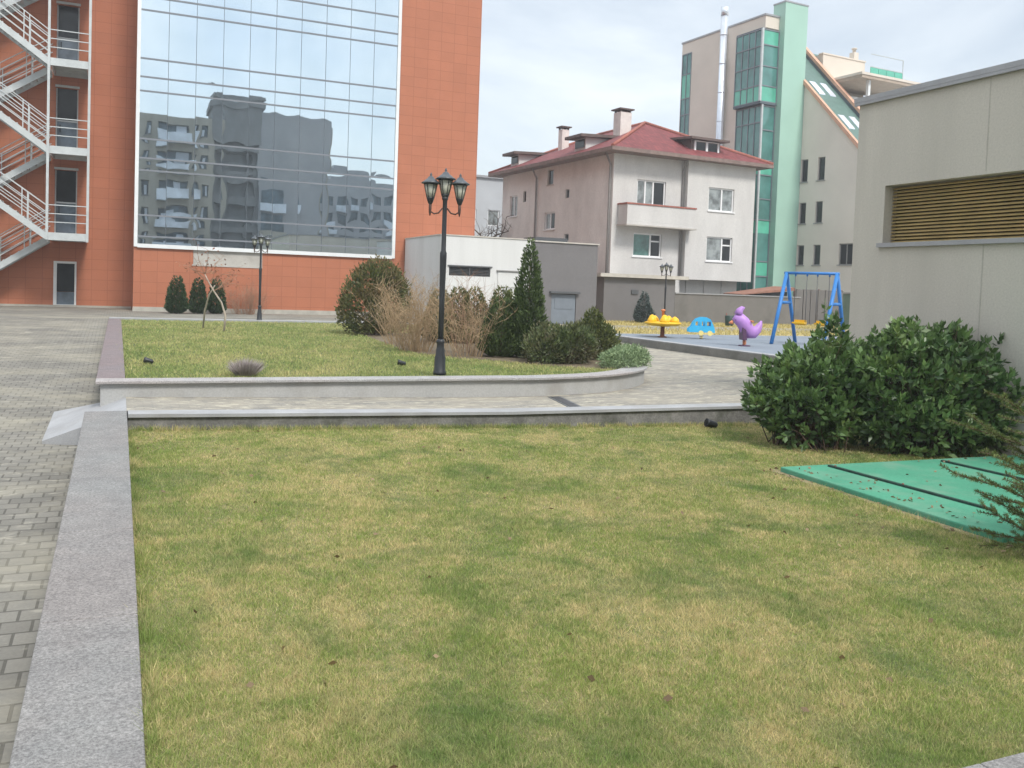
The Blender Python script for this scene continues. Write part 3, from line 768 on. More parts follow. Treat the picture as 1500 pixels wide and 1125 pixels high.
# ------------------------------------------------------------------ low white and grey service building
an = thing('service_building', 'low flat roofed white and grey building behind the shrubs', 'building', (15, 33.2, .3))
FA = Frame((11.42, 33.2), (1, 0), (0, -1)); FAL = Frame((11.42, 33.2), (0, 1), (-1, 0))
ZT = 3.78
mb = MB(); wall(FA, 0, 3.86, .25, ZT, [(.36, 2.10, 2.24, 2.60)], .15, mb); wall(FAL, 0, 4.76, .25, ZT, mb=mb); mb.poly([FA.p(0, 0, ZT), FA.p(3.86, 0, ZT), FA.p(3.86, -4.7, ZT), FA.p(0, -4.7, ZT)])
w = mb.build('white_wall', MT['annex_white'], an)
mb = MB(); wall(FA, 3.86, 6.92, .25, ZT - .04, [(4.84, 5.98, .42, 1.66)], .10, mb, n=-.02)
mb.poly([FA.p(6.92, -.02, .25), FA.p(6.92, -4.7, .25), FA.p(6.92, -4.7, ZT - .04), FA.p(6.92, -.02, ZT - .04)]); mb.poly([FA.p(3.86, -.02, ZT - .04), FA.p(6.92, -.02, ZT - .04), FA.p(6.92, -4.7, ZT - .04), FA.p(3.86, -4.7, ZT - .04)])
mb.build('grey_wall', MT['annex_grey'], an)
mb = MB(); mb.fbox(FA, -.03, 3.85, -.30, .03, ZT + .004, ZT + .05); mb.fbox(FAL, .31, 4.75, -.3, .03, ZT + .004, ZT + .05); mb.build('coping', MT['coping_light'], an)
mb = MB(); mb.fbox(FA, 3.87, 6.96, -.32, .03, ZT - .036, ZT + .015); mb.build('coping', MT['coping_light'], an)
mb = MB()
for k in range(6):
    z = 2.26 + k * .058
    mb.hexa([FA.p(.38, -.14, z + .05), FA.p(2.08, -.14, z + .05), FA.p(2.08, -.03, z), FA.p(.38, -.03, z)], [FA.p(.38, -.14, z + .058), FA.p(2.08, -.14, z + .058), FA.p(2.08, -.03, z + .01), FA.p(.38, -.03, z + .01)])
mb.fbox(FA, .30, 2.16, -.05, .05, 2.602, 2.65); mb.fbox(FA, 1.2, 1.24, -.03, .01, 2.25, 2.6)
mb.build('louver', MT['louver_dark'], an)
mb = MB(); mb.fbox(FA, 2.42, 3.28, -.004, .035, 1.86, 2.46); mb.build('hatch', MT['annex_white'], an)
mb = MB(); mb.fbox(FA, 2.36, 3.36, -.004, .09, 2.49, 2.53); mb.build('hatch_hood', MT['pipe_grey'], an)
mb = MB(); mb.fbox(FA, 4.86, 5.96, -.11, -.05, .43, 1.64); d = mb.build('door', MT['blue_door'], an)
mb = MB(); mb.fbox(FA, 5.0, 5.82, -.049, -.035, 1.05, 1.5); mb.build('vent', MT['blue_door'], d)
mb = MB(); mb.fbox(FA, 4.74, 6.10, -.018, .12, 1.68, 1.76); mb.build('door_hood', MT['louver_dark'], an)
mb = MB(); mb.box(15.9, 17.4, 34.2, 35.4, ZT - .035, ZT + .22); mb.build('roof_hatch', MT['louver_dark'], an)

# ------------------------------------------------------------------ house with red hipped roof
t3 = R(3); HX = (math.cos(t3), math.sin(t3)); HY = (-math.sin(t3), math.cos(t3)); HO = (26.09, 45.77)
FF = Frame(HO, HX, (-HY[0], -HY[1]))           # front, u = x'
FS = Frame(HO, HY, (-HX[0], -HX[1]))           # left side, u = y'
def hp(x, y, z): return (HO[0] + HX[0] * x + HY[0] * y, HO[1] + HX[1] * x + HY[1] * y, z)
hs = thing('house', 'three storey rendered house with a red hipped roof and dormers', 'house', hp(5, 7, .2))
W1 = (1.68, 3.72, 7.0, 8.45); W3 = (1.55, 3.58, 3.94, 5.33); W2 = (6.62, 8.58, 6.93, 8.36); W4 = (6.62, 8.6, 3.88, 5.38)
PR = .40
mb = MB(); wall(FF, 0, 5.02, .2, 9.9, [W1, W3], .18, mb)
wall(FF, 5.02, 10.2, 2.72, 9.9, [W2, W4], .18, mb, n=PR)
mb.fbox(FF, 5.03, 10.19, -3, PR - .21, 2.72, 9.88)
mb.poly([FF.p(5.02, 0, 2.72), FF.p(5.02, PR, 2.72), FF.p(5.02, PR, 9.9), FF.p(5.02, 0, 9.9)][::-1])
mb.poly([FF.p(10.2, PR, 2.72), FF.p(10.2, -14.6, 2.72), FF.p(10.2, -14.6, 9.9), FF.p(10.2, PR, 9.9)])
mb.poly([FF.p(5.02, PR, 2.72), FF.p(10.2, PR, 2.72), FF.p(10.2, -.5, 2.72), FF.p(5.02, -.5, 2.72)])
mb.build('front_wall', MT['house_front'], hs)
SW = [(12.2, 13.4, 6.85, 8.30), (7.15, 7.95, 8.62, 9.62), (6.75, 8.15, 5.72, 6.84), (10.9, 11.35, 7.75, 8.5), (5.0, 5.5, 7.6, 8.15), (4.9, 5.45, 4.9, 5.35)]
mb = MB(); wall(FS, 0, 14.6, .2, 9.9, SW, .18, mb); mb.poly([FS.p(14.6, 0, .2), FS.p(14.6, -10.2, .2), FS.p(14.6, -10.2, 9.9), FS.p(14.6, 0, 9.9)])
mb.build('side_wall', MT['house_side'], hs)
window(hs, FF, *W1, splits=(.30, .58), fw=.085, glass=('curtain_glass', 'curtain_glass', 'dark_glass'))
window(hs, FF, *W2, n=PR, splits=(.54,), fw=.085, glass=('curtain_glass',))
window(hs, FF, *W3, splits=(.62,), transoms=((1, .68),), fw=.085, glass=('green_curtain_glass', 'dark_glass'))
window(hs, FF, *W4, n=PR, splits=(.62,), transoms=((1, .68),), fw=.085, glass=('curtain_glass', 'dark_glass'))
window(hs, FS, *SW[0], glass=('curtain_glass',), splits=(.5,), fw=.06)
window(hs, FS, *SW[1], glass=('dark_glass',), frame='house_trim', fw=.06)
window(hs, FS, *SW[2], glass=('dark_glass', 'curtain_glass'), splits=(.5,), fw=.08)
for s in SW[3:]: window(hs, FS, *s, glass=('dark_glass',), frame='pipe_grey', fw=.05, sill=False)
# balcony
mb = MB(); mb.fbox(FF, .38, 5.25, .005, 1.0, 5.72, 5.90); mb.fbox(FF, .40, 5.24, .86, .985, 5.905, 6.86); mb.fbox(FF, .40, .52, .006, .855, 5.905, 6.86)
b = mb.build('balcony', MT['house_front'], hs)
mb = MB(); mb.fbox(FF, .34, 5.30, .82, 1.03, 6.865, 6.95); mb.fbox(FF, .34, .56, .006, .815, 6.865, 6.95); mb.build('coping', MT['terracotta_edge'], b)
mb = MB(); mb.fbox(FF, .32, 5.30, .006, 1.07, 5.64, 5.715); mb.build('slab_edge', MT['house_trim'], b)
# pipes and plinth
for u in (9.3, .22):
    mb = MB(); mb.tube([FS.p(u, .10, 2.6), FS.p(u, .10, 9.2), FS.p(u, .45, 9.85)], .065, 8); mb.build('downpipe', MT['pipe_grey'], hs)
mb = MB(); mb.tube([FF.p(4.9, .08, 2.9), FF.p(4.9, .08, 9.2), FF.p(4.9, .5, 9.85)], .06, 8); mb.build('downpipe', MT['pipe_grey'], hs)
mb = MB(); mb.fbox(FF, 4.5, 9.9, -1.2, -.55, .2, 2.715)
for k in range(4): mb.fbox(FF, 4.5 + k * 1.38, 4.56 + k * 1.38, -.55, -.48, .2, 2.71)
mb.build('plinth', MT['house_front'], hs)
# roof
E0 = .80; ZE = 10.03; ZR = 12.72
e = [(-E0, -E0 - .25), (10.2 + E0, -E0 - .25), (10.2 + E0, 14.6 + E0), (-E0, 14.6 + E0)]
r0, r1 = (5.1, 4.5), (5.1, 10.0)
rf = MB()
P = [hp(x, y, ZE) for x, y in e]; A = hp(*r0, ZR); B = hp(*r1, ZR)
rf.poly([P[0], P[1], A]); rf.poly([P[1], P[2], B, A]); rf.poly([P[2], P[3], B]); rf.poly([P[3], P[0], A, B])
ro = rf.build('roof', MT['roof_red'], hs)
mb = MB()
for a_, b_ in ((P[0], A), (P[1], A), (A, B), (P[3], B)): mb.tube([Vector(a_) + Vector((0, 0, .02)), Vector(b_) + Vector((0, 0, .04))], .11, 6)
mb.build('ridge_cap', MT['terracotta_edge'], ro)
mb = MB()
x0, x1, y0, y1 = -E0 - .03, 10.2 + E0 + .03, -E0 - .28, 14.6 + E0 + .03
bt = [hp(x0, y0, ZE - .22), hp(x1, y0, ZE - .22), hp(x1, y1, ZE - .22), hp(x0, y1, ZE - .22)]; tp = [hp(x0, y0, ZE - .006), hp(x1, y0, ZE - .006), hp(x1, y1, ZE - .006), hp(x0, y1, ZE - .006)]
mb.hexa(bt, tp); mb.build('eave', MT['eave'], ro)
def hbox(mb, xa, xb, ya, yb, za, zb): mb.hexa([hp(xa, ya, za), hp(xb, ya, za), hp(xb, yb, za), hp(xa, yb, za)], [hp(xa, ya, zb), hp(xb, ya, zb), hp(xb, yb, zb), hp(xa, yb, zb)])
# dormers
FD = Frame(hp(0, .1, 0), HX, (-HY[0], -HY[1]))
mb = MB(); hbox(mb, 5.55, 7.75, .12, 4.4, 10.2, 11.2); d = mb.build('dormer', MT['roof_brown'], ro); d['label'] = 'front dormer with white windows'
mb = MB(); mb.hexa([hp(5.2, -.35, 11.16), hp(8.1, -.35, 11.16), hp(8.1, 5, 11.55), hp(5.2, 5, 11.55)], [hp(5.2, -.35, 11.30), hp(8.1, -.35, 11.30), hp(8.1, 5, 11.69), hp(5.2, 5, 11.69)]); mb.build('dormer_roof', MT['roof_brown'], d)
mb = MB()
for xa, xb in ((5.72, 5.84), (6.58, 6.74), (7.48, 7.60)): hbox(mb, xa, xb, .02, .117, 10.54, 11.13)
hbox(mb, 5.72, 7.60, .02, .117, 10.46, 10.535); hbox(mb, 5.72, 7.60, .021, .117, 11.08, 11.14); mb.build('window_frame', MT['pvc'], d)
for xa, xb in ((5.84, 6.58), (6.74, 7.48)):
    mb = MB(); hbox(mb, xa, xb, .07, .118, 10.53, 11.09); mb.build('pane', MT['dark_glass'], d)
for ya, yb in ((12.5, 13.7), (3.5, 4.8)):
    mb = MB(); hbox(mb, .15, 3.6, ya, yb, 10.1, 11.22); d = mb.build('dormer', MT['annex_white'], ro); d['label'] = 'small side dormer under a flat brown roof'
    mb = MB(); mb.hexa([hp(-.4, ya - .35, 11.15), hp(4.2, ya - .35, 11.4), hp(4.2, yb + .35, 11.4), hp(-.4, yb + .35, 11.15)], [hp(-.4, ya - .35, 11.33), hp(4.2, ya - .35, 11.56), hp(4.2, yb + .35, 11.56), hp(-.4, yb + .35, 11.33)]); mb.build('dormer_roof', MT['roof_brown'], d)
    mb = MB(); hbox(mb, .10, .148, ya + .12, yb - .12, 10.60, 11.10); mb.build('pane', MT['dark_glass'], d)
for (cx_, cy_, s, zt, lab) in ((2.75, 3.5, .40, 12.95, 'wide pale chimney with a dark cap'), (2.55, 10.5, .27, 12.85, 'slim pale chimney with a dark cap')):
    mb = MB(); hbox(mb, cx_ - s, cx_ + s, cy_ - s, cy_ + s, 11.0, zt); c = mb.build('chimney', MT['chimney'], ro); c['label'] = lab
    mb = MB(); hbox(mb, cx_ - s - .13, cx_ + s + .13, cy_ - s - .13, cy_ + s + .13, zt + .14, zt + .22)
    for dx in (-1, 1):
        for dy in (-1, 1): hbox(mb, cx_ + dx * s * .8 - .05, cx_ + dx * s * .8 + .05, cy_ + dy * s * .8 - .05, cy_ + dy * s * .8 + .05, zt, zt + .14)
    mb.build('chimney_cap', MT['roof_brown'], c)
mb = MB(); hbox(mb, 5.6, 6.6, 6.4, 7.6, 12.1, 12.95); c = mb.build('roof_vent', MT['roof_brown'], ro)

# ------------------------------------------------------------------ garage, boundary walls, fence behind the playground
gr = thing('garage', 'grey flat roofed garage with a pale concrete edge against the house', 'garage', (24, 39, .2))
mb = MB(); mb.box(21.95, 26.1, 39.0, 45.6, .15, 2.55); mb.build('wall', MT['annex_grey'], gr)
mb = MB(); mb.box(21.6, 26.75, 38.75, 45.5, 2.555, 2.73); mb.build('roof_slab', MT['coping_light'], gr)
mb = MB(); mb.box(23.5, 23.9, 38.94, 38.995, 1.75, 1.95); mb.build('vent', MT['louver_dark'], gr)
bw = thing('boundary_wall', 'long low grey rendered wall behind the playground', 'wall', (30, 39, .2))
mb = MB(); mb.box(26.11, 34.2, 39.0, 39.25, .15, 1.84); mb.build('wall', MT['wall_grey'], bw)
mb = MB(); mb.box(26.11, 34.25, 38.95, 39.3, 1.843, 1.90); mb.build('coping', MT['metal_cap'], bw)
pf = thing('panel_fence', 'tall grey brown sheet fence behind the swings', 'fence', (36, 39.4, .2))
mb = MB()
for k in range(13): mb.box(34.3 + k * .26, 34.3 + k * .26 + .24, 39.4 + (.03 if k % 2 else 0), 39.46 + (.03 if k % 2 else 0), .2, 2.32)
mb.build('sheet_panel', MT['fence_grey'], pf)
for x in (34.28, 36.0, 37.68):
    mb = MB(); mb.box(x - .04, x + .04, 39.5, 39.58, .2, 2.36); mb.build('post', MT['brown_steel'], pf)
sh = thing('shed', 'low shed with a sagging terracotta tiled roof behind the boundary wall', 'shed', (32, 40, .2))
mb = MB(); mb.hexa([(30.7, 39.8, .2), (34.0, 39.8, .2), (34.0, 40.9, .2), (30.7, 40.9, .2)], [(30.7, 39.8, 1.82), (34.0, 39.8, 2.15), (34.0, 40.9, 2.2), (30.7, 40.9, 1.85)]); mb.build('wall', MT['louver_dark'], sh)
mb = MB(); mb.hexa([(30.6, 39.35, 1.90), (34.1, 39.35, 2.22), (34.1, 41.0, 2.30), (30.6, 41.0, 1.92)], [(30.6, 39.35, 1.94), (34.1, 39.35, 2.40), (34.1, 41.0, 2.46), (30.6, 41.0, 1.97)]); mb.build('roof', MT['shed_tile'], sh)
cb = thing('utility_cabinet', 'grey green metal cabinet beside the corner of the beige building', 'cabinet', (33.5, 33.8, .36))
mb = MB(); mb.box(32.75, 33.75, 33.6, 34.3, .36, 2.12); mb.build('body', MT['cabinet'], cb, bevel=.02)
mb = MB(); mb.box(32.7, 33.8, 33.55, 34.35, 2.125, 2.19); mb.build('lid', MT['metal_cap'], cb)
# ------------------------------------------------------------------ beige and green office block on the right
t4 = R(4); OX = (math.cos(t4), math.sin(t4)); OY = (-math.sin(t4), math.cos(t4)); OO = (39.2, 49.27)
def op(x, y, z): return (OO[0] + OX[0] * x + OY[0] * y, OO[1] + OX[1] * x + OY[1] * y, z)
FOL = Frame(OO, OY, (-OX[0], -OX[1]))             # left face, u = y'
FOF = Frame(OO, OX, (-OY[0], -OY[1]))             # front face, u = x'
FOW = Frame(op(3.25, 0, 0), (-OY[0], -OY[1]), (-OX[0], -OX[1]))   # wing wall, u towards the camera
gb = thing('corner_block', 'beige office block with a mint green pillar and green glazing', 'building', op(3, 3, .2))
def obox(mb, xa, xb, ya, yb, za, zb): mb.hexa([op(xa, ya, za), op(xb, ya, za), op(xb, yb, za), op(xa, yb, za)], [op(xa, ya, zb), op(xb, ya, zb), op(xb, yb, zb), op(xa, yb, zb)])
ZO = 20.54
mb = MB(); wall(FOL, 0, 8.8, .2, ZO, [(7.65, 8.72, 1, 19.75), (.02, 2.5, 1.5, 19.65)], .12, mb)
wall(FOF, 0, 3.3, .2, ZO, [(.03, 1.2, 1.5, 19.75)], .12, mb)
mb.poly([op(3.3, 0, ZO), op(0, 0, ZO), op(0, 8.8, ZO), op(3.3, 8.8, ZO)]); mb.poly([op(0, 8.8, .2), op(0, 8.8, ZO), op(3.3, 8.8, ZO), op(3.3, 8.8, .2)]); mb.poly([op(3.3, 0, .2), op(3.3, 0, ZO), op(3.3, 8.8, ZO), op(3.3, 8.8, .2)])
obox(mb, 3.35, 5.6, 2.5, 8.75, .2, ZO - 1.4)
mb.build('main_wall', MT['office_beige'], gb)
mb = MB(); mb.fbox(FOL, -.06, 8.86, -.3, .06, ZO + .004, ZO + .12); mb.fbox(FOF, .31, 1.2, -.3, .06, ZO + .004, ZO + .12); mb.build('coping', MT['metal_cap'], gb)
# glazing: side strip and corner bay
def glazing(F, u0, u1, zs, cols_, n, bands=(), label=None):
    g = MB(); g.fbox(F, u0, u1, n - .05, n, zs[0], zs[-1]); o = g.build('glazing', MT['green_glass'], gb)
    if label: o['label'] = label
    for a_, c_ in bands:
        b_ = MB(); b_.fbox(F, u0 + .01, u1 - .01, n + .002, n + .012, a_, c_); b_.build('spandrel', MT['green_band'], o)
    m_ = MB()
    for z in zs: m_.fbox(F, u0, u1, n + .003, n + .05, z - .035, z + .035)
    for k in range(cols_ + 1):
        u = u0 + (u1 - u0) * k / cols_; m_.fbox(F, u - .03, u + .03, n + .004, n + .045, zs[0], zs[-1])
    m_.build('glazing_bar', MT['mullion'], o)
    return o
glazing(FOL, 7.66, 8.71, [1.1, 4.2, 7.4, 10.6, 13.7, 15.2, 16.4, 18.2, 19.7], 2, -.02, [(16.45, 18.15)], 'narrow green window strip at the far end')
glazing(FOL, .03, 2.48, [1.6, 4.2, 7.0, 10.0, 11.0, 13.5, 14.6], 4, -.03, [(10.05, 10.95), (6.1, 6.95)])
glazing(FOF, .05, 1.19, [1.6, 3.2, 4.2, 7.0, 8.4, 10.0, 11.0, 13.0, 14.6], 1, -.03, [(10.05, 10.95), (6.1, 6.95), (3.25, 4.15)])
glazing(FOL, -.02, 2.50, [14.85, 15.9, 17.2, 18.5, 19.6], 4, .22, [(14.9, 15.85)], 'upper glass bay jutting from the corner')
glazing(FOF, -.22, 1.19, [14.85, 15.9, 17.2, 18.6, 19.6], 1, .03, [(14.9, 15.85), (18.65, 19.55)])
mb = MB(); mb.fbox(FOL, -.06, 2.52, -.1, .28, 14.68, 14.84); mb.fbox(FOF, -.25, 1.2, -.1, .10, 14.685, 14.835); mb.build('bay_edge', MT['joint'], gb)
mb = MB(); mb.fbox(FOL, -.02, 2.5, -.1, .25, 19.62, 19.7); mb.build('bay_edge', MT['joint'], gb)
mb = MB(); mb.bar(op(-.25, -.06, 14.86), op(-.25, -.06, 19.65), .14); mb.bar(op(.02, -.02, 1.6), op(.02, -.02, 14.66), .12); mb.build('corner_post', MT['steel'], gb)
# flue
mb = MB(); mb.tube([FOL.p(3.75, .34, 3), FOL.p(3.75, .34, 21.35)], .25, 14)
for z in range(4, 21, 2): mb.tube([FOL.p(3.75, .34, z), FOL.p(3.75, .34, z + .06)], .268, 14)
fl = mb.build('flue', MT['bright_steel'], gb)
mb = MB(); mb.tube([FOL.p(3.75, .34, 21.36), FOL.p(3.75, .34, 21.95)], .27, 14); mb.build('flue_cap', MT['bright_steel'], fl)
# pillar
mb = MB(); obox(mb, 1.22, 3.24, -.52, .6, .2, 21.5); mb.build('pillar', MT['pillar_green'], gb)
mb = MB(); obox(mb, 1.19, 3.27, -.55, .63, 21.503, 21.6); mb.build('pillar_cap', MT['metal_cap'], gb)
# wing with sloping green roof: roof plane z = 17 + y'
WH = [(.56, 1.18, 9.68, 11.22), (2.06, 2.68, 9.68, 11.22), (.56, 1.18, 6.86, 8.30), (2.02, 2.64, 6.86, 8.30), (.58, 1.18, 4.06, 5.42), (2.02, 2.64, 4.06, 5.42), (4.2, 5.38, 4.06, 5.44)]
mb = MB(); wall(FOW, 0, 5.5, .2, 11.3, WH, .16, mb); wall(FOW, 5.5, 9.5, .2, 7.5, mb=mb)
# above the eaves line the wing wall follows the 45 degree roof
mb.poly([FOW.p(0, 0, 11.3), FOW.p(5.5, 0, 11.3), FOW.p(0, 0, 16.8)]); mb.poly([FOW.p(5.5, 0, 7.5), FOW.p(9.3, 0, 7.5), FOW.p(5.5, 0, 11.3)])
mb.poly([op(3.25, -9.5, .2), op(14, -9.5, .2), op(14, -9.5, 7.5), op(3.25, -9.5, 7.5)])
mb.build('wing_wall', MT['office_wing'], gb)
for h in WH[:6]: window(gb, FOW, *h, depth=.16, fw=.05, glass=('dark_glass',), frame='pipe_grey')
window(gb, FOW, *WH[6], depth=.16, fw=.06, glass=('dark_glass',), splits=(.5,), frame='pipe_grey')
mb = MB(); mb.poly([op(3.2, 2.6, 19.6), op(3.2, -9.6, 7.4), op(5.8, -9.6, 7.4), op(5.8, 2.6, 19.6)][::-1]); mb.poly([op(5.8, 1.2, 18.2), op(8.2, 1.2, 18.2), op(8.2, 2.6, 19.6), op(5.8, 2.6, 19.6)])
rw = mb.build('wing_roof', MT['roof_green'], gb)
def slope_bar(mb, xa, xb, ya, yb, lo, hi_): mb.hexa([op(xa, ya, 17 + ya + lo), op(xb, ya, 17 + ya + lo), op(xb, yb, 17 + yb + lo), op(xa, yb, 17 + yb + lo)], [op(xa, ya, 17 + ya + hi_), op(xb, ya, 17 + ya + hi_), op(xb, yb, 17 + yb + hi_), op(xa, yb, 17 + yb + hi_)])
mb = MB(); slope_bar(mb, 3.12, 3.36, -9.7, .35, -.18, .14); mb.build('verge', MT['salmon'], rw)
mb = MB(); slope_bar(mb, 5.8, 6.0, -9.6, 2.5, -.1, .32); mb.build('parapet', MT['joint'], rw)
mb = MB(); slope_bar(mb, 5.74, 6.06, -9.6, 2.5, .325, .60); mb.build('parapet_edge', MT['salmon'], rw)
for xa in (3.72, 4.72):
    for yc in (-.93, -3.6):
        mb = MB(); slope_bar(mb, xa, xa + .55, yc - .5, yc + .5, .004, .07); mb.build('skylight', MT['sky_glass'], rw)
mb = MB(); obox(mb, 6.4, 10.6, 1.0, 6, 13, 19.15); mb.fbox(FOF, 6.35, 10.65, -1.4, -.95, 19.153, 19.25); mb.build('penthouse', MT['office_beige'], gb)
mb = MB(); obox(mb, 6.0, 12.2, -2.9, .9, 16.75, 16.95); b = mb.build('canopy', MT['canopy'], gb)
mb = MB(); obox(mb, 5.95, 12.25, -2.95, .95, 16.953, 17.12); mb.build('canopy_top', MT['office_beige'], b)
mb = MB(); obox(mb, 7.0, 7.2, -2.6, -2.4, 13.2, 16.745); obox(mb, 10.5, 10.7, -2.6, -2.4, 13.2, 16.745); mb.build('column', MT['white_frame'], b)
mb = MB(); obox(mb, 6.06, 13.6, -5.0, -.2, 12.6, 13.2); obox(mb, 6.3, 13.6, -.19, .98, 12.6, 16.2); mb.build('terrace', MT['white_frame'], gb)
mb = MB()
for k in range(4): obox(mb, 10.7 + k * .85, 10.7 + k * .85 + .8, .55, .6, 17.2, 18.75)
b = mb.build('balustrade', MT['green_band'], gb)
mb = MB(); mb.bar(op(10.7, .55, 19.7), op(14.1, .55, 19.7), .05); mb.bar(op(10.7, .57, 18.8), op(14.1, .57, 18.8), .06); mb.bar(op(14.1, .57, 17.1), op(14.1, .57, 19.72), .05); obox(mb, 10.7, 14.1, .4, .9, 16.96, 17.15); mb.build('handrail', MT['steel'], b)
for xa, ya, zt in ((5.25, 2.3, 20.1), (9.9, 1.4, 19.9)):
    mb = MB(); obox(mb, xa, xa + .45, ya, ya + .45, 18.5, zt); mb.lathe(op(xa + .22, ya + .22, zt), [(.12, .002), (.12, .25), (.2, .26), (.2, .34)], 10); mb.build('vent_stack', MT['office_beige'], gb)

# ------------------------------------------------------------------ beige building on the right with the bronze louver
rb = thing('beige_building', 'plain beige rendered building with a long bronze louver', 'building', (11, 5, -.3))
FR = Frame((11, 11.35), (0, -1), (-1, 0))
mb = MB(); wall(FR, 0, 18, -.5, 5.03, [(.62, 7.0, 2.75, 3.65)], .26, mb)
mb.poly([(11, 11.35, -.5), (22, 11.35, -.5), (22, 11.35, 5.03), (11, 11.35, 5.03)]); mb.poly([(11, 11.35, 5.03), (22, 11.35, 5.03), (22, -6.65, 5.03), (11, -6.65, 5.03)]); mb.poly([(11, -6.65, -.5), (11, -6.65, 5.03), (22, -6.65, 5.03), (22, -6.65, -.5)])
mb.build('wall', MT['beige_stucco'], rb)
mb = MB(); mb.fbox(FR, -.06, 18.06, -.35, .07, 5.034, 5.11); mb.fbox(FR, -.05, 18.05, .03, .066, 4.985, 5.033); mb.box(11.36, 22, 11.1, 11.41, 5.034, 5.11); mb.build('coping', MT['metal_cap'], rb)
mb = MB(); mb.fbox(FR, .55, 7.05, -.25, .06, 2.685, 2.752); mb.build('sill', MT['metal_cap'], rb)
mb = MB(); mb.fbox(FR, .63, 6.99, -.255, -.245, 2.76, 3.64); sf = mb.build('louver_shaft', MT['shaft'], rb)
mb = MB()
ns = 17; dz = .885 / ns
for k in range(ns):
    z = 2.756 + k * dz
    mb.hexa([FR.p(.625, -.215, z + dz * .75), FR.p(6.995, -.215, z + dz * .75), FR.p(6.995, -.165, z + .004), FR.p(.625, -.165, z + .004)],
            [FR.p(.625, -.209, z + dz * .83), FR.p(6.995, -.209, z + dz * .83), FR.p(6.995, -.155, z + .012), FR.p(.625, -.155, z + .012)])
mb.build('louver', MT['brass'], rb)
mb = MB(); mb.fbox(FR, 2.40, 2.415, .0, .004, 3.7, 4.98); mb.fbox(FR, 2.43, 2.445, .0, .004, -.4, 2.68); mb.build('control_joint', MT['joint_beige'], rb)

# ------------------------------------------------------------------ distant grey flats, and the flats behind the camera mirrored in the glass
fb = thing('distant_flats', 'distant pale grey block of flats glimpsed between office and house', 'building', (34, 78, .2))
FB = Frame((27.3, 75), (1, 0), (0, -1))
wh = [(.6 + i * 2.2, 1.7 + i * 2.2, 1.5 + j * 2.9, 2.9 + j * 2.9) for i in range(5) for j in range(3)]
mb = MB(); wall(FB, 0, 13, -.5, 11.5, wh, .15, mb); mb.box(27.31, 40.3, 75.4, 87, -.5, 11.45); mb.build('wall', MT['far_grey'], fb)
for h in wh: window(fb, FB, *h, fw=.08, glass=('curtain_glass',), sill=False)
mb = MB(); mb.fbox(FB, -.2, 13.2, -.4, .2, 11.504, 11.7); mb.build('coping', MT['metal_cap'], fb)

ap = thing('mirrored_flats', 'grey panel built flats behind the viewer, seen only mirrored in the glass front', 'building', (6, -22, -.5))
FP = Frame((0, -20), (1, 0), (0, 1))
wm = MB(); proto = None
holes = []
for j in range(6):
    z0 = 1.6 + j * 2.75
    holes += [(-9.5, -7.2, z0, z0 + 1.45), (-5.4, -3.1, z0, z0 + 1.45), (1.9, 2.6, z0, z0 + 1.45), (3.6, 6.4, z0 - .35, z0 + 1.5), (7.0, 8.0, z0, z0 + 1.4)]
wall(FP, -12, 8.8, -.6, 17.7, holes, .5, wm)
wm.fbox(FP, -12, 8.79, -12, -.6, -.6, 17.65); wm.build('wall', MT['apt'], ap)
mb = MB()
for j in range(6): wall(FP, 8.8, 13, 1.4 + j * 2.75 - 2.75, 1.4 + j * 2.75, [(9.2, 12.4, 1.4 + j * 2.75 - 2.1, 1.4 + j * 2.75 - .4)], .8, mb, n=-.8)
mb.fbox(FP, 8.81, 13, -9, -1.7, -.6, 15.1); mb.fbox(FP, 8.7, 13.2, -8, .1, 15.1, 20.2); mb.fbox(FP, 8.3, 13.6, -8, .3, 19.3, 20.0); mb.build('stair_tower', MT['apt3'], ap)
mb = MB(); mb.fbox(FP, 13.01, 20, -11, .05, -.6, 18.9); mb.build('gable', MT['apt2'], ap)
mb = MB(); mb.fbox(FP, 19.2, 20.3, -9, -.5, -.6, 18.2); mb.build('gable', MT['apt'], ap)
for h in holes:
    mb = MB(); mb.fbox(FP, h[0] + .05, h[1] - .05, -.48, -.40, h[2] + .05, h[3] - .05); mb.build('window', MT['apt_win'], ap)
    wd_ = h[1] - h[0]; sp0 = h[0] + wd_ * random.choice((.1, .35, .5)); mb = MB(); mb.fbox(FP, sp0, sp0 + wd_ * random.choice((.3, .4)), -.399, -.36, h[2] + .08, h[3] - .08 - random.choice((0, .4))); mb.build('curtain', MT['apt_balc'], ap)
    mb = MB(); mb.fbox(FP, h[0] - .05, h[1] + .05, .002, .08, h[2] - .12, h[2] - .02); mb.build('sill', MT['apt3'], ap)
for j in range(6):
    z0 = 1.6 + j * 2.75
    mb = MB(); mb.fbox(FP, 3.4, 6.6, .003, 1.1, z0 - .5, z0 - .38); mb.fbox(FP, 3.4, 6.6, 1.02, 1.1, z0 - .378, z0 + .6); mb.build('balcony', MT['apt_balc'], ap)
    if j < 4:
        mb = MB(); mb.fbox(FP, 13.4, 15.6, .052, .12, z0 - .2, z0 + 1.35); mb.build('window', MT['apt_win'], ap)
        mb = MB(); mb.fbox(FP, 13.2, 15.9, .053, .8, z0 - 1.2, z0 - .25); mb.build('balcony', MT['apt_balc'] if j % 2 else MT['apt'], ap)
a2 = thing('mirrored_low_flats', 'lower dark flats with balconies, seen only mirrored at the right of the glass front', 'building', (32, -50, -.5))
FP2 = Frame((0, -44), (1, 0), (0, 1)); hl = [(24 + i * 3.2, 26.2 + i * 3.2, 1 + j * 2.8, 2.6 + j * 2.8) for i in range(7) for j in range(5)]
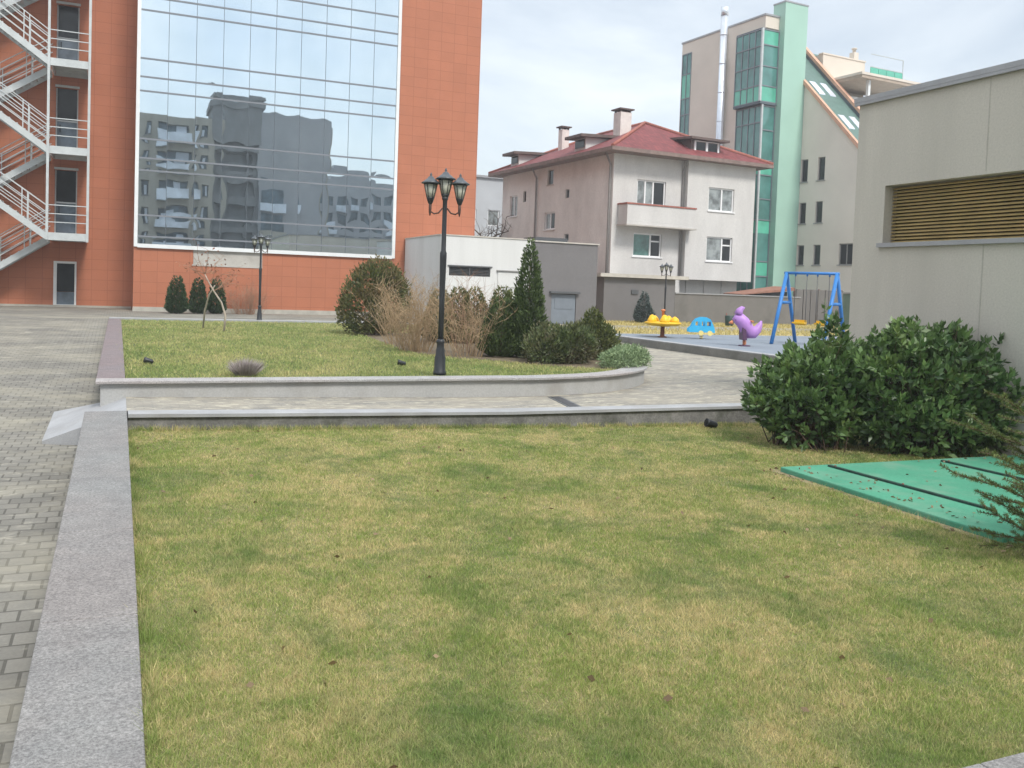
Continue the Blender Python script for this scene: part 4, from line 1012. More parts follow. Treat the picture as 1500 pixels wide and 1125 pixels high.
mb = MB(); wall(FP2, 22, 46, -.6, 15.6, hl, .6, mb); mb.fbox(FP2, 22, 46, -12, -.7, -.6, 15.5); mb.fbox(FP2, 26, 31, -4, -.8, 15.5, 16.6); mb.build('wall', MT['apt2'], a2)
for i, h in enumerate(hl):
    mb = MB(); mb.fbox(FP2, h[0], h[1], -.58, -.5, h[2], h[3]); mb.build('window', MT['apt_win'], a2)
    if i % 3 == 0:
        mb = MB(); mb.fbox(FP2, h[0] - .3, h[1] + .3, .002, 1, h[2] - .9, h[2] + .1); mb.build('balcony', MT['apt_balc'], a2)

# ------------------------------------------------------------------ street lamps
def make_lamp(label):
    root = thing('street_lamp', label, 'street lamp', (0, 0, 0), 'three armed street lamps')
    mb = MB(); mb.lathe((0, 0, 0), [(.105, 0), (.105, .05), (.092, .07), (.088, .28), (.075, .33), (.072, .40), (.06, .44), (.058, .50), (.068, .52), (.068, .55), (.046, .58)], 14); mb.build('base', MT['lamp_iron'], root)
    mb = MB(); mb.lathe((0, 0, 0), [(.046, .575), (.043, 1.2), (.055, 1.9), (.055, 1.96), (.04, 2.0), (.036, 2.62), (.036, 2.80), (.05, 2.82), (.05, 2.86)], 12); mb.build('pole', MT['lamp_iron'], root)
    def lantern(cx, cz, s=1.0):
        c = (cx, 0, cz)
        mb = MB(); mb.lathe(c, [(.02, -.07 * s), (.035, -.05 * s), (.05, -.01), (.062 * s, .025), (.062 * s, .04)], 10)
        for k in range(6):
            a = k * math.pi / 3
            mb.bar((cx + .058 * s * math.cos(a), .058 * s * math.sin(a), cz + .035), (cx + .108 * s * math.cos(a), .108 * s * math.sin(a), cz + .256 * s), .010)
        mb.lathe(c, [(.112 * s, .245 * s), (.116 * s, .265 * s)], 6)
        o = mb.build('lantern', MT['lamp_iron'], root)
        mb = MB(); mb.lathe(c, [(.054 * s, .04), (.101 * s, .252 * s)], 6); mb.build('lantern_glass', MT['lamp_glass'], o)
        mb = MB(); mb.lathe(c, [(.152 * s, .262 * s), (.155 * s, .276 * s), (.115 * s, .300 * s), (.078 * s, .330 * s), (.06 * s, .342 * s), (.045 * s, .366 * s), (.016 * s, .385 * s), (.022 * s, .40 * s), (.004, .44 * s)], 12); mb.build('lantern_cap', MT['lamp_cap'], o)
    lantern(0, 2.86, 1.05)
    for sgn in (-1, 1):
        x = .235 * sgn
        lantern(x, 2.80)
        pts = [(.036 * sgn, 0, 2.68), (.10 * sgn, 0, 2.60), (.17 * sgn, 0, 2.585), (.225 * sgn, 0, 2.62), (x, 0, 2.70), (x, 0, 2.735)]
        mb = MB(); mb.tube(pts, [.013] * 6, 6); mb.tube([(x, 0, 2.735), (x, 0, 2.66), (x, 0, 2.60), (x, 0, 2.55)], [.024, .024, .02, .006], 6); mb.build('arm', MT['copper_arm'], root)
    return root
def copy_tree(o, parent=None):
    c = o.copy(); COL.objects.link(c); c.parent = parent
    for ch in list(o.children): copy_tree(ch, c)
    return c
lamp = make_lamp('nearest black three lantern street lamp standing at the raised lawn edge')
lamps = [(lamp, 4.66, 13.42, .44, .975, -22), (copy_tree(lamp), 4.37, 31.15, .44, .89, -10), (copy_tree(lamp), 24.35, 37.2, .36, .90, -35)]
lamps[1][0]['label'] = 'slim street lamp in front of the mirrored glass building'
lamps[2][0]['label'] = 'distant street lamp in front of the house and grey garage'
for o, x, y, z, s, r in lamps: o.location = (x, y, z); o.scale = (s, s, s); o.rotation_euler = (0, 0, R(r))

# ------------------------------------------------------------------ green cover slab and garden spotlights
sl = thing('hatch_cover', 'big green painted concrete cover slab on the lawn with two dark bars', 'cover slab', (8.8, 6.6, -.3))
zs = lambda x: -.045 - .013 * (x - 6.9)
mb = MB(); mb.hexa([(6.66, 5.05, -.4), (11.0, 5.10, -.4), (11.0, 8.06, -.4), (6.82, 7.96, -.4)], [(6.66, 5.05, zs(6.66)), (11.0, 5.10, zs(11)), (11.0, 8.06, zs(11)), (6.82, 7.96, zs(6.82))]); mb.build('slab', MT['cover_green'], sl, bevel=.014)
for x in (7.43, 9.2):
    mb = MB(); ya = 5.75 if x < 8 else 5.25
    mb.box(x - .022, x + .022, ya, 7.86, zs(x) - .01, zs(x) + .022); lb = mb.build('lift_bar', MT['cover_bar'], sl, bevel=.004)
    for yb_ in (ya + .1, (ya + 7.86) / 2, 7.76):
        mb = MB(); mb.tube([(x, yb_, zs(x) + .018), (x, yb_, zs(x) + .034)], .012, 6); mb.build('bolt', MT['brown_steel'], lb)
mb = MB(); pts = []
rr = random.Random(5); prev = None
for k in range(26):
    y_ = 4.95 + k * .125; xo = 6.67 + .16 * (y_ - 5.1) / 2.9; w_ = .05 + .08 * rr.random()
    cur = ((xo - w_, y_, zlawn(xo, 0) + .010), (xo + .03, y_, zlawn(xo, 0) + .013))
    if prev: mb.poly([prev[0], prev[1], cur[1], cur[0]])
    prev = cur
struct('bare_earth', mb, MT['soil_pale'], 'strip of bare earth and straw along the edge of the green cover slab')
def spotlight(label, x, y, z, rz, s=1.0):
    o = thing('garden_spotlight', label, 'spotlight', (x, y, z), 'small black garden spotlights')
    mb = MB(); mb.tube([(x, y, z), (x, y, z + .035 * s)], .008 * s, 6); mb.build('spike', MT['lamp_iron'], o)
    d = Vector((math.cos(rz), math.sin(rz), .25)); c = Vector((x, y, z + .055 * s))
    mb = MB(); mb.tube([c - d * .07 * s, c - d * .05 * s, c + d * .045 * s, c + d * .07 * s], [.02 * s, .036 * s, .045 * s, .05 * s], 10); mb.build('housing', MT['lamp_iron'], o)
    mb = MB(); mb.tube([c + d * .071 * s, c + d * .074 * s], [.043 * s, .043 * s], 10); mb.build('lens', MT['dark_glass'], o)
    return o
spotlight('small black spotlight on the raised lawn near its left corner', .48, 15.75, .40, 2.9)
spotlight('small black spotlight on the raised lawn left of the nearest lamp', 4.6, 15.28, .40, 2.9)
spotlight('small black spotlight in the front lawn below the path kerb', 8.12, 11.02, -.14, 3.0, 1.3)

# ------------------------------------------------------------------ playground toys
ty = thing('carousel', 'yellow playground carousel dish on a brown post', 'carousel', (16.8, 25.75, .36))
c = (16.8, 25.75, .36)
mb = MB(); mb.lathe(c, [(.16, .0), (.16, .03), (.075, .05), (.07, .38)], 12); mb.build('post', MT['brown_steel'], ty)
mb = MB(); mb.lathe(c, [(.10, .36), (.50, .40), (.61, .46), (.62, .50), (.56, .52), (.2, .53), (.05, .53)], 24); mb.build('dish', MT['yellow'], ty)
for k, (h, rr) in enumerate(((.21, .15), (.20, .15), (.24, .15), (.25, .16), (.19, .15))):
    a = k * 2 * math.pi / 5 + .5; px, py = c[0] + .40 * math.cos(a), c[1] + .40 * math.sin(a)
    mb = MB(); mb.lathe((px, py, .36 + .52), [(rr, -.02), (rr * 1.03, .05), (rr * .8, .12), (rr * .45, h - .03), (.02, h)], 14); mb.build('seat', MT['yellow'], ty)
mb = MB(); mb.lathe(c, [(.04, .52), (.04, .88), (.075, .89), (.075, .93), (.02, .95)], 10); mb.build('centre_post', MT['orange_plastic'], ty)

cr = thing('spring_car', 'sky blue car shaped spring rocker with pale yellow wheels', 'spring rocker', (18.0, 25.2, .36))
cd = Vector((.93, -.37, 0)).normalized(); cn = Vector((.37, .93, 0))
CF = Frame((17.95, 25.15), (cd.x, cd.y), (-cn.x, -cn.y))
prof = [(-.46, .22), (-.46, .34), (-.36, .42), (-.30, .55), (-.20, .67), (-.04, .73), (.12, .73), (.26, .66), (.34, .50), (.40, .36), (.42, .22)]
def side_panel(n0, n1):
    mb = MB()
    wins = [(-.25, -.10), (-.035, .075), (.14, .27)]
    def top(u):
        for (a, za), (b, zb) in zip(prof[1:-1], prof[2:]):
            if a <= u <= b: return za + (zb - za) * (u - a) / max(b - a, 1e-6)
        return .34
    def blk(u0, u1, z0a, z0b, z1a, z1b):
        if min(z1a - z0a, z1b - z0b) <= 0: return
        bt = [CF.p(u0, n0, .36 + z0a), CF.p(u1, n0, .36 + z0b), CF.p(u1, n1, .36 + z0b), CF.p(u0, n1, .36 + z0a)]; tp = [CF.p(u0, n0, .36 + z1a), CF.p(u1, n0, .36 + z1b), CF.p(u1, n1, .36 + z1b), CF.p(u0, n1, .36 + z1a)]
        mb.hexa(bt[::-1], tp[::-1])
    us = sorted({p[0] for p in prof} | {w for ww in wins for w in ww})
    for a, b in zip(us[:-1], us[1:]):
        m = (a + b) / 2; iw = any(w0 < m < w1 for w0, w1 in wins); za, zb = top(a + 1e-4), top(b - 1e-4)
        if iw: blk(a, b, .22, .22, .44, .44); blk(a, b, min(.585, za - .05), min(.585, zb - .05), za, zb)
        else: blk(a, b, .22, .22, za, zb)
    return mb
side_panel(-.16, -.12).build('side_panel', MT['sky_blue'], cr); side_panel(.12, .16).build('side_panel', MT['sky_blue'], cr)
mb = MB(); mb.fbox(CF, -.30, .30, -.118, .118, .36 + .26, .36 + .30); mb.fbox(CF, .26, .29, -.118, .118, .36 + .301, .36 + .62); mb.build('seat', MT['swing_blue'], cr)
for u in (-.06, .24):
    mb = MB(); mb.tube([CF.p(u, .161, .36 + .20), CF.p(u, .20, .36 + .20)], [.085, .085], 14); mb.build('wheel', MT['yellow_pale'], cr)
mb = MB(); mb.tube([(17.95 + .06 * math.cos(k * .8), 25.15 + .06 * math.sin(k * .8), .365 + k * .0062) for k in range(41)], [.012] * 41, 5); mb.build('spring', MT['yellow_pale'], cr)
mb = MB(); mb.tube([CF.p(.18, -.1, .36 + .62), CF.p(.18, .1, .36 + .62)], [.015] * 2, 6); mb.build('handle', MT['orange_plastic'], cr)

pr = thing('spring_rider', 'purple fish shaped spring rider on a red stem', 'spring rocker', (17.07, 21.75, .36))
PF = Frame((17.07, 21.75), (.92, -.39), (-.39, -.92))
z = .36
mb = MB()
body = [(-.32, .62), (-.26, .66), (-.15, .66), (-.05, .58), (.04, .46), (.14, .37), (.26, .36), (.36, .44), (.42, .56), (.46, .66)]
rad = [.09, .15, .185, .19, .195, .19, .16, .12, .075, .02]
mb.tube([PF.p(u, 0, z + h) for u, h in body], rad, 14); bo = mb.build('body', MT['purple'], pr)
mb = MB(); mb.tube([PF.p(-.20, 0, z + .80), PF.p(-.17, 0, z + .90), PF.p(-.10, 0, z + .97), PF.p(-.03, 0, z + .98)], [.13, .10, .06, .015], 12); mb.build('crest', MT['purple'], bo)
for s in (-1, 1):
    mb = MB(); mb.tube([PF.p(-.29, s * .06, z + .66), PF.p(-.29, s * .12, z + .665)], [.03, .02], 8); mb.build('eye', MT['dark_purple'], bo)
mb = MB(); mb.tube([PF.p(-.36, 0, z + .60), PF.p(-.46, 0, z + .58)], [.06, .02], 10); mb.build('beak', MT['orange_plastic'], bo)
mb = MB(); mb.tube([PF.p(.16, -.22, z + .64), PF.p(.16, .22, z + .64)], [.025] * 2, 8); mb.tube([PF.p(.16, 0, z + .5), PF.p(.16, 0, z + .64)], [.02] * 2, 6); mb.build('handle', MT['orange_plastic'], pr)
mb = MB(); mb.hexa([PF.p(-.10, -.21, z + .16), PF.p(.02, -.21, z + .16), PF.p(.02, .21, z + .16), PF.p(-.10, .21, z + .16)], [PF.p(-.12, -.21, z + .48), PF.p(-.02, -.21, z + .42), PF.p(-.02, .21, z + .42), PF.p(-.12, .21, z + .48)]); mb.build('foot_plate', MT['dark_purple'], pr)
mb = MB(); mb.tube([(17.07 + .045 * math.cos(k * .9), 21.75 + .045 * math.sin(k * .9), .39 + k * .005) for k in range(45)], [.014] * 45, 5); mb.tube([PF.p(0, 0, .38), PF.p(0, 0, .60)], [.03] * 2, 8); mb.build('spring', MT['orange_plastic'], pr)
mb = MB(); mb.lathe((17.07, 21.75, .36), [(.17, 0), (.17, .025), (.05, .03)], 14); mb.build('base_disc', MT['dark_purple'], pr)

pr.scale = (1.05, 1.05, 1.16)
sw = thing('swing_set', 'blue steel double swing frame with yellow seats', 'swing', (19.6, 23.2, .36))
bd = Vector((.48, -.875, 0)).normalized(); bp_ = Vector((-.875, -.48, 0)).normalized()
top0 = Vector((19.86, 23.31, .36 + 2.28)); top1 = top0 + bd * 1.62
for tp_ in (top0, top1):
    for sg in (-1, 1):
        ft = tp_ + bp_ * sg * 1.04; ft.z = .36
        mb = MB(); mb.tube([tp_, ft], [.06, .06], 8); mb.build('leg', MT['swing_blue'], sw)
    a_ = tp_.lerp(Vector((tp_ + bp_ * 1.04).to_tuple()[:2] + (.36,)), .42); b_ = tp_.lerp(Vector((tp_ - bp_ * 1.04).to_tuple()[:2] + (.36,)), .42)
    mb = MB(); mb.tube([a_, b_], [.05, .05], 8); mb.build('brace', MT['swing_blue'], sw)
mb = MB(); mb.tube([top0 - bd * .07, top1 + bd * .07], [.045, .045], 8); mb.build('beam', MT['swing_blue'], sw)
for t in (.30, .74):
    m = top0.lerp(top1, t)
    mb = MB(); mb.bar(m + bd * -.19 + bp_ * -.09 + Vector((0, 0, -1.58)), m + bd * .19 + bp_ * -.09 + Vector((0, 0, -1.58)), .05, .16)
    q = [m + bd * a + bp_ * b + Vector((0, 0, -1.62)) for a, b in ((-.2, -.13), (.2, -.13), (.2, .13), (-.2, .13))]
    mb.hexa(q[::-1], [p + Vector((0, 0, .05)) for p in q][::-1]); s_ = mb.build('swing_seat', MT['yellow'], sw)
    for sg in (-1, 1):
        mb = MB(); mb.tube([m + bd * .19 * sg, m + bd * .19 * sg + Vector((0, 0, -1.58))], [.012] * 2, 5); mb.build('chain', MT['chain'], s_)
        mb = MB(); mb.tube([m + bd * .19 * sg + Vector((0, 0, .02)), m + bd * .19 * sg + Vector((0, 0, -.10))], [.03] * 2, 6); mb.build('hanger', MT['swing_blue'], s_)
bn = thing('litter_bin', 'small dark green litter bin behind the purple rider', 'bin', (26.7, 35.2, .36))
mb = MB(); mb.lathe((26.7, 35.2, .36), [(.16, .0), (.2, .1), (.22, .52), (.2, .53)], 12); mb.build('bucket', MT['bin_green'], bn)
mb = MB(); mb.tube([(26.7, 35.45, .36), (26.7, 35.45, 1.0)], [.03, .03], 8); mb.bar((26.7, 35.2, .85), (26.7, 35.46, .85), .03); mb.build('post', MT['brown_steel'], bn)
# ------------------------------------------------------------------ plants
def stems_part(par, base, n, spread, h, r, mat='bark', name='stem'):
    paths = []
    for k in range(n):
        a = random.uniform(0, 6.28); s = random.uniform(.0, .35) * spread
        p = Vector(base) + Vector((math.cos(a) * s * .5, math.sin(a) * s * .5, -.03))
        d = Vector((math.cos(a) * spread, math.sin(a) * spread, h))
        paths.append((grow(p, d, d.length * random.uniform(.7, 1), 4, .1), r, r * .35))
    return twig_mesh(paths, name, MT[mat], par, 5)

def conifer(name, label, base, h, r, n, mat, group, ln=.09, wd=.035, power=.8, seed=1, cat='shrub', upness=1.1, lumpy=.12, inner=.55):
    o = thing(name, label, cat, base, group)
    p, d = cone_points(base, h, r, n, power, inner, lumpy, seed)
    dirs = d * .75 + np.array([0, 0, upness]) + RNG.normal(size=(n, 3)) * .38
    leaves('foliage', p, dirs, ln, wd, MT[mat], o)
    mb = MB(); mb.tube([Vector(base) + Vector((0, 0, -.05)), Vector(base) + Vector((0, 0, h * .85))], [max(.02, r * .08), .008], 7); mb.build('trunk', MT['bark'], o)
    return o

def bushy(name, label, base, lobes, n, mat, group, ln, wd, up=.5, rnd=.5, seed=1, inner=.7, lumpy=.14, cat='shrub', stem=None):
    o = thing(name, label, cat, base, group)
    p, d = ellipsoid_points(base, lobes, n, inner, lumpy, seed, zmin=.01)
    m = len(p)
    dirs = d * .8 + np.array([0, 0, up]) + RNG.normal(size=(m, 3)) * rnd
    leaves('foliage', p, dirs, ln, wd, MT[mat], o)
    if stem: stems_part(o, base, *stem)
    return o

# laurel bushes against the beige building: whorls of leaves on short shoots
def laurel(label, base, lobes, nshoots, seed):
    o = thing('laurel_bush', label, 'bush', base, 'dark green laurel bushes')
    p, d = ellipsoid_points(base, lobes, nshoots, .60, .30, seed, zmin=-.05)
    keep = p[:, 0] < 10.93; p, d = p[keep], d[keep]
    st_ = RNG.random(len(p)) < .05
    p[st_] += (d[st_] * .6 + np.array([0, 0, .8])) * RNG.uniform(.08, .20, (st_.sum(), 1))
    m = len(p); sd = unit(d * .7 + np.array([0, 0, .75]) + RNG.normal(size=(m, 3)) * .35)
    k = 8
    t = np.tile(np.linspace(0, 1, k), m); P_ = np.repeat(p, k, 0); D_ = np.repeat(sd, k, 0)
    ang = np.tile(np.arange(k) * 2.4, m) + np.repeat(RNG.uniform(0, 6.28, m), k)
    a1 = unit(np.cross(D_, np.array([.3, .5, .8]))); a2 = np.cross(D_, a1)
    rad = a1 * np.cos(ang)[:, None] + a2 * np.sin(ang)[:, None]
    pos = P_ + D_ * (t * .11)[:, None]
    dirs = rad * (1.05 - .75 * t)[:, None] + D_ * (.25 + .9 * t)[:, None] + RNG.normal(size=(m * k, 3)) * .15
    sh = np.clip(np.repeat(RNG.random(m), k) * .55 + t * .3 + RNG.random(m * k) * .3 - .1, 0, 1)
    leaves('foliage', pos, dirs, .115, .056, MT['leaf_laurel'], o, fold=.02, shade=sh)
    paths = []
    for q in range(0, m, 3):
        a = Vector(base) + Vector((random.gauss(0, .18), random.gauss(0, .18), -.1)); b = Vector(p[q]) + Vector(sd[q]) * .1
        mid = a.lerp(b, .55) + Vector((0, 0, .1)); paths.append(([a, mid, b], .011, .003))
    twig_mesh(paths, 'stem', MT['bark'], o, 3)
    return o
laurel('loose left laurel bush spilling over the path kerb', (8.55, 9.55, -.15), [(-.12, .1, .66, .58, .58, .36), (.25, .1, .82, .62, .62, .48), (.0, -.1, .42, .70, .6, .38), (.6, .05, .75, .55, .6, .6), (.52, .12, 1.34, .22, .22, .28)], 1150, 4)
laurel('big dense right laurel bush against the beige wall', (10.05, 9.0, -.2), [(-.55, 0, .78, .60, .65, .72), (.1, .0, .92, .72, .8, .74), (.58, -.1, .84, .52, .75, .74), (.80, -.3, .5, .5, .55, .45), (0, -.15, .42, .92, .7, .45), (-.2, .1, 1.46, .25, .25, .25), (.45, .1, 1.42, .3, .3, .22)], 1900, 9)

# conifers by the glass front
tg = 'thujas at the foot of the orange building'
conifer('thuja', 'broadest rounded green thuja, left of its two neighbours below the glass front', (2.05, 36.45, .42), 1.42, .42, 3000, 'leaf_thuja_dark', tg, .11, .05, .42, 3)
conifer('thuja', 'middle green thuja of the three below the glass front', (2.85, 36.8, .42), 1.36, .36, 2500, 'leaf_thuja_dark', tg, .11, .05, .45, 5)
conifer('thuja', 'thuja half hidden behind the leaning bare tree', (3.55, 37.0, .42), 1.38, .36, 2500, 'leaf_thuja_dark', tg, .11, .05, .42, 6)

# shrubs of the raised bed
bushy('rounded_conifer', 'big rounded dark green conifer bush at the left end of the bed', (6.55, 24.6, .40), [(0, 0, .95, .92, .9, 1.0), (.1, 0, 1.5, .66, .66, .62), (-.3, 0, .6, .72, .7, .6), (.45, .0, .9, .62, .6, .9)], 11000, 'leaf_thuja_gold', 'conifers in the raised bed', .10, .045, .9, .4, 3, .72, .10, stem=(5, .5, 1.6, .03))
conifer('columnar_thuja', 'tall slender green conifer rising above the bare shrubs', (7.85, 17.1, .40), 2.48, .42, 8500, 'leaf_thuja', 'conifers in the raised bed', .085, .035, .62, 8, 'tree', 1.25, .40, .42)
for lab, b, h, r, s in (('olive thuja behind the lamp post and brown twigs', (7.55, 21.9, .40), 1.38, .5, 16), ('olive thuja filling the middle of the low hedge', (8.35, 21.5, .40), 1.42, .5, 17), ('bronze tipped thuja half hidden by brown twigs near the lamp post', (7.95, 21.6, .40), 1.45, .46, 11), ('bronze tipped thuja between the brown twigs and the tall conifer', (8.9, 21.0, .40), 1.50, .5, 12), ('bronze green thuja pressed against the left of the tall conifer', (8.35, 19.0, .40), 1.40, .46, 13)):
    conifer('bronze_thuja', lab, b, h, r, 4200, 'leaf_brown', 'bronze thujas in the raised bed', .09, .04, .5, s)
conifer('bronze_thuja', 'dark thuja in the shade beside the foot of the tall conifer', (7.35, 17.35, .40), 1.25, .50, 5000, 'leaf_thuja', 'bronze thujas in the raised bed', .085, .036, .5, 15)
bushy('juniper', 'low dark spreading juniper in front of the tall conifer', (8.0, 15.75, .40), [(-.32, .1, .26, .46, .45, .32), (.15, 0, .36, .5, .45, .40), (.50, .3, .32, .36, .35, .36), (-.1, .5, .38, .42, .35, .38)], 7500, 'leaf_juniper', 'junipers at the bed edge', .085, .03, .75, .45, 21, .6, .2, stem=(6, .6, .5, .015))
bushy('juniper', 'upright bronze green juniper behind the low spreading one', (9.15, 16.7, .40), [(0, 0, .38, .5, .45, .48), (.02, 0, .80, .2, .2, .25), (.35, .1, .32, .35, .35, .35)], 5000, 'leaf_brown', 'junipers at the bed edge', .08, .03, .9, .4, 22, .6, .2, stem=(5, .4, .6, .015))
bushy('creeping_juniper', 'pale grey green creeping juniper hanging over the curved wall', (8.95, 14.95, .40), [(-.25, -.2, .14, .42, .36, .22), (.12, .1, .16, .42, .4, .24), (.35, .5, .15, .35, .4, .22)], 7000, 'leaf_creep', None, .065, .02, .6, .6, 23, .6, .15)

def bare_shrub(name, label, base, n, spread, h, mat, group, sub=5, r=.008, foot=.3):
    o = thing(name, label, 'shrub', base, group); paths = []
    for k in range(n):
        a = random.uniform(0, 6.28); s = random.random() ** .6
        p = Vector(base) + Vector((math.cos(a) * s * foot, math.sin(a) * s * foot, -.03))
        d = Vector((math.cos(a) * spread * s, math.sin(a) * spread * s, h))
        pts = grow(p, d, h * random.uniform(.65, 1.1), 6, .11, -.01); paths.append((pts, r * random.uniform(.6, 1.1), r * .3))
        for j in range(sub):
            q = pts[random.randint(2, 6)]; aa = random.uniform(0, 6.28)
            paths.append((grow(q, Vector((math.cos(aa) * .8, math.sin(aa) * .8, random.uniform(.3, 1.2))), h * random.uniform(.12, .34), 3, .2), r * .5, r * .22))
    twig_mesh(paths, 'stem', MT[mat], o, 3)
    return o
bare_shrub('bare_shrub', 'tan leafless shrub left of the nearest lamp post', (5.9, 18.6, .40), 95, .58, 1.5, 'twig_tan', 'leafless tan shrubs', 7, .0085, .34)
bare_shrub('bare_shrub', 'tan leafless shrub right of the nearest lamp post', (6.5, 17.3, .40), 55, .5, 1.3, 'twig_tan', 'leafless tan shrubs', 7, .008, .40)
bare_shrub('bare_shrub', 'thin reddish leafless shrub before the bronze thujas', (7.0, 18.3, .40), 35, .45, 1.55, 'twig_red', 'leafless tan shrubs', 6, .006, .32)
bare_shrub('bare_shrub', 'low leafless shrub in front of the big rounded conifer', (6.1, 20.4, .40), 60, .6, 1.35, 'twig_tan', 'leafless tan shrubs', 6, .008, .35)
bare_shrub('red_twig_shrub', 'reddish leafless shrub against the orange wall behind the far lamp', (4.75, 37.2, .42), 110, .8, 1.15, 'twig_red', None, 5, .008, .55)

# dry lavender tuft near the coping
lv = thing('lavender_tuft', 'dry greyish lavender tuft on the raised lawn by its coping', 'plant', (1.75, 13.75, .40))
n = 900; a = RNG.uniform(0, 6.28, n); s = RNG.random(n) ** .6
p = np.stack([1.75 + np.cos(a) * s * .12, 13.75 + np.sin(a) * s * .12, np.full(n, .40)], 1)
leaves('foliage', p, np.stack([np.cos(a) * s * .9, np.sin(a) * s * .9, np.ones(n)], 1) + RNG.normal(size=(n, 3)) * .12, .25, .012, MT['lavender'], lv)

# small leaning bare tree with its stake
bt_ = thing('young_tree', 'small leaning pale trunked tree with a few dry red leaves', 'tree', (2.62, 25.2, .40))
B = Vector((2.62, 25.2, .38))
tr = [B, B + Vector((.03, 0, .45)), B + Vector((-.08, 0, .80)), B + Vector((-.28, 0, 1.10)), B + Vector((-.42, 0, 1.35)), B + Vector((-.52, 0, 1.55))]
mb = MB(); mb.tube(tr, [.030, .027, .024, .022, .018, .012], 7); mb.build('trunk', MT['bark_pale'], bt_)
paths = []; tips = []
for k in range(15):
    q = tr[random.randint(3, 5)]; aa = random.uniform(0, 6.28)
    pts = grow(q, Vector((math.cos(aa) * .9, math.sin(aa) * .9, random.uniform(.25, 1.0))), random.uniform(.5, 1.05), 5, .16); paths.append((pts, .010, .003)); tips.append(pts[-1]); tips.append(pts[3])
    for j in range(5):
        aa = random.uniform(0, 6.28); w_ = grow(pts[random.randint(2, 5)], Vector((math.cos(aa), math.sin(aa), random.uniform(-.2, .8))), random.uniform(.15, .4), 3, .2); paths.append((w_, .0045, .002)); tips.append(w_[-1])
twig_mesh(paths, 'limb', MT['twig_red'], bt_, 4)
tp_ = np.array([tuple(random.choice(tips)) for k in range(130)]) + RNG.normal(size=(130, 3)) * .035
leaves('dry_leaf', tp_, RNG.normal(size=(130, 3)) + np.array([0, 0, -.5]), .075, .045, MT['leaf_dry'], bt_)
sk = thing('tree_stake', 'pale wooden stake leaning towards the young tree', 'stake', (2.2, 26.6, .40))
mb = MB(); mb.tube([(2.2, 26.6, .36), (2.22, 26.4, .9), (2.30, 26.1, 1.35), (2.42, 25.8, 1.62)], [.026, .025, .022, .016], 7); mb.build('pole', MT['bark_pale'], sk)

# blue spruce by the garage, bare tree by the distant flats
conifer('blue_spruce', 'small bluish spruce in front of the grey garage wall', (23.3, 37.4, .36), 1.55, .52, 3200, 'leaf_blue', None, .13, .045, .75, 31, 'tree', .3, .3)
ft = thing('bare_tree', 'tall bare tree between the orange building and the house', 'tree', (24.5, 60, .2))
B = Vector((24.5, 60, .1)); tr = grow(B, (0, 0, 1), 5.0, 6, .05)
mb = MB(); mb.tube(tr, [.20, .18, .16, .14, .12, .10, .07], 7); mb.build('trunk', MT['bark'], ft)
paths = []
for k in range(26):
    q = tr[random.randint(2, 6)]; aa = random.uniform(0, 6.28)
    pts = grow(q, Vector((math.cos(aa), math.sin(aa), random.uniform(.5, 1.5))), random.uniform(1.8, 3.6), 5, .15); paths.append((pts, .06, .02))
    for j in range(7):
        aa = random.uniform(0, 6.28); paths.append((grow(pts[random.randint(2, 5)], Vector((math.cos(aa), math.sin(aa), random.uniform(.1, 1.2))), random.uniform(.6, 1.5), 4, .2), .022, .008))
twig_mesh(paths, 'limb', MT['bark'], ft, 4)

# spruce whose lower branches reach in from the right
sp_ = thing('spruce', 'young spruce reaching its needled branches in from the right edge', 'tree', (6.74, 4.50, -.15))
B = Vector((6.74, 4.50, -.2))
mb = MB(); mb.tube([B, B + Vector((.02, 0, .8)), B + Vector((.03, .02, 1.5))], [.05, .035, .008], 8); mb.build('trunk', MT['bark'], sp_)
paths = []; nd_p = []; nd_d = []
def needles(pts, r0, dens):
    for a_, b_ in zip(pts[:-1], pts[1:]):
        L = (b_ - a_).length; k = max(2, int(L * dens)); d = (b_ - a_).normalized()
        for i in range(k):
            q = a_.lerp(b_, random.random()); s = Vector((random.gauss(0, 1), random.gauss(0, 1), random.gauss(.25, .8))); s = (s - d * s.dot(d)).normalized()
            nd_p.append(tuple(q)); nd_d.append(tuple(s * 1.0 + d * .55))
for k in range(40):
    t = random.random() ** 1.3 if k > 6 else .25
    zz = .12 + 1.30 * t; aa = random.uniform(0, 6.28) if k > 8 else math.pi + random.uniform(-.9, .9)
    L = (.92 - .50 * t) * random.uniform(.7, 1.08)
    if k < 6: aa = math.pi * (.86, .98, .80, .92, 1.05, .74)[k]; L = (.95, 1.0, .9, .92, .95, .85)[k]; zz = (.42, .62, .86, .98, .50, .74)[k]; t = .5
    pts = grow(B + Vector((0, 0, zz)), Vector((math.cos(aa), math.sin(aa), .16 + .25 * t)), L, 6, .06, -.02)
    paths.append((pts, .010, .003)); needles(pts, 0, 800)
    for j in range(2, 7):
        for sg in (-1, 1):
            if random.random() < .12: continue
            d = (pts[min(j, 6)] - pts[j - 1]).normalized(); sd = Vector((-d.y, d.x, 0)).normalized() * sg
            w_ = grow(pts[j], d * .8 + sd * .75 + Vector((0, 0, random.gauss(.02, .08))), L * random.uniform(.16, .34) * (1.25 - j / 8), 3, .04); paths.append((w_, .005, .0022)); needles(w_, 0, 900)
twig_mesh(paths, 'limb', MT['bark'], sp_, 5)
leaves('needle_spray', np.array(nd_p), np.array(nd_d), .028, .0040, MT['needle'], sp_)

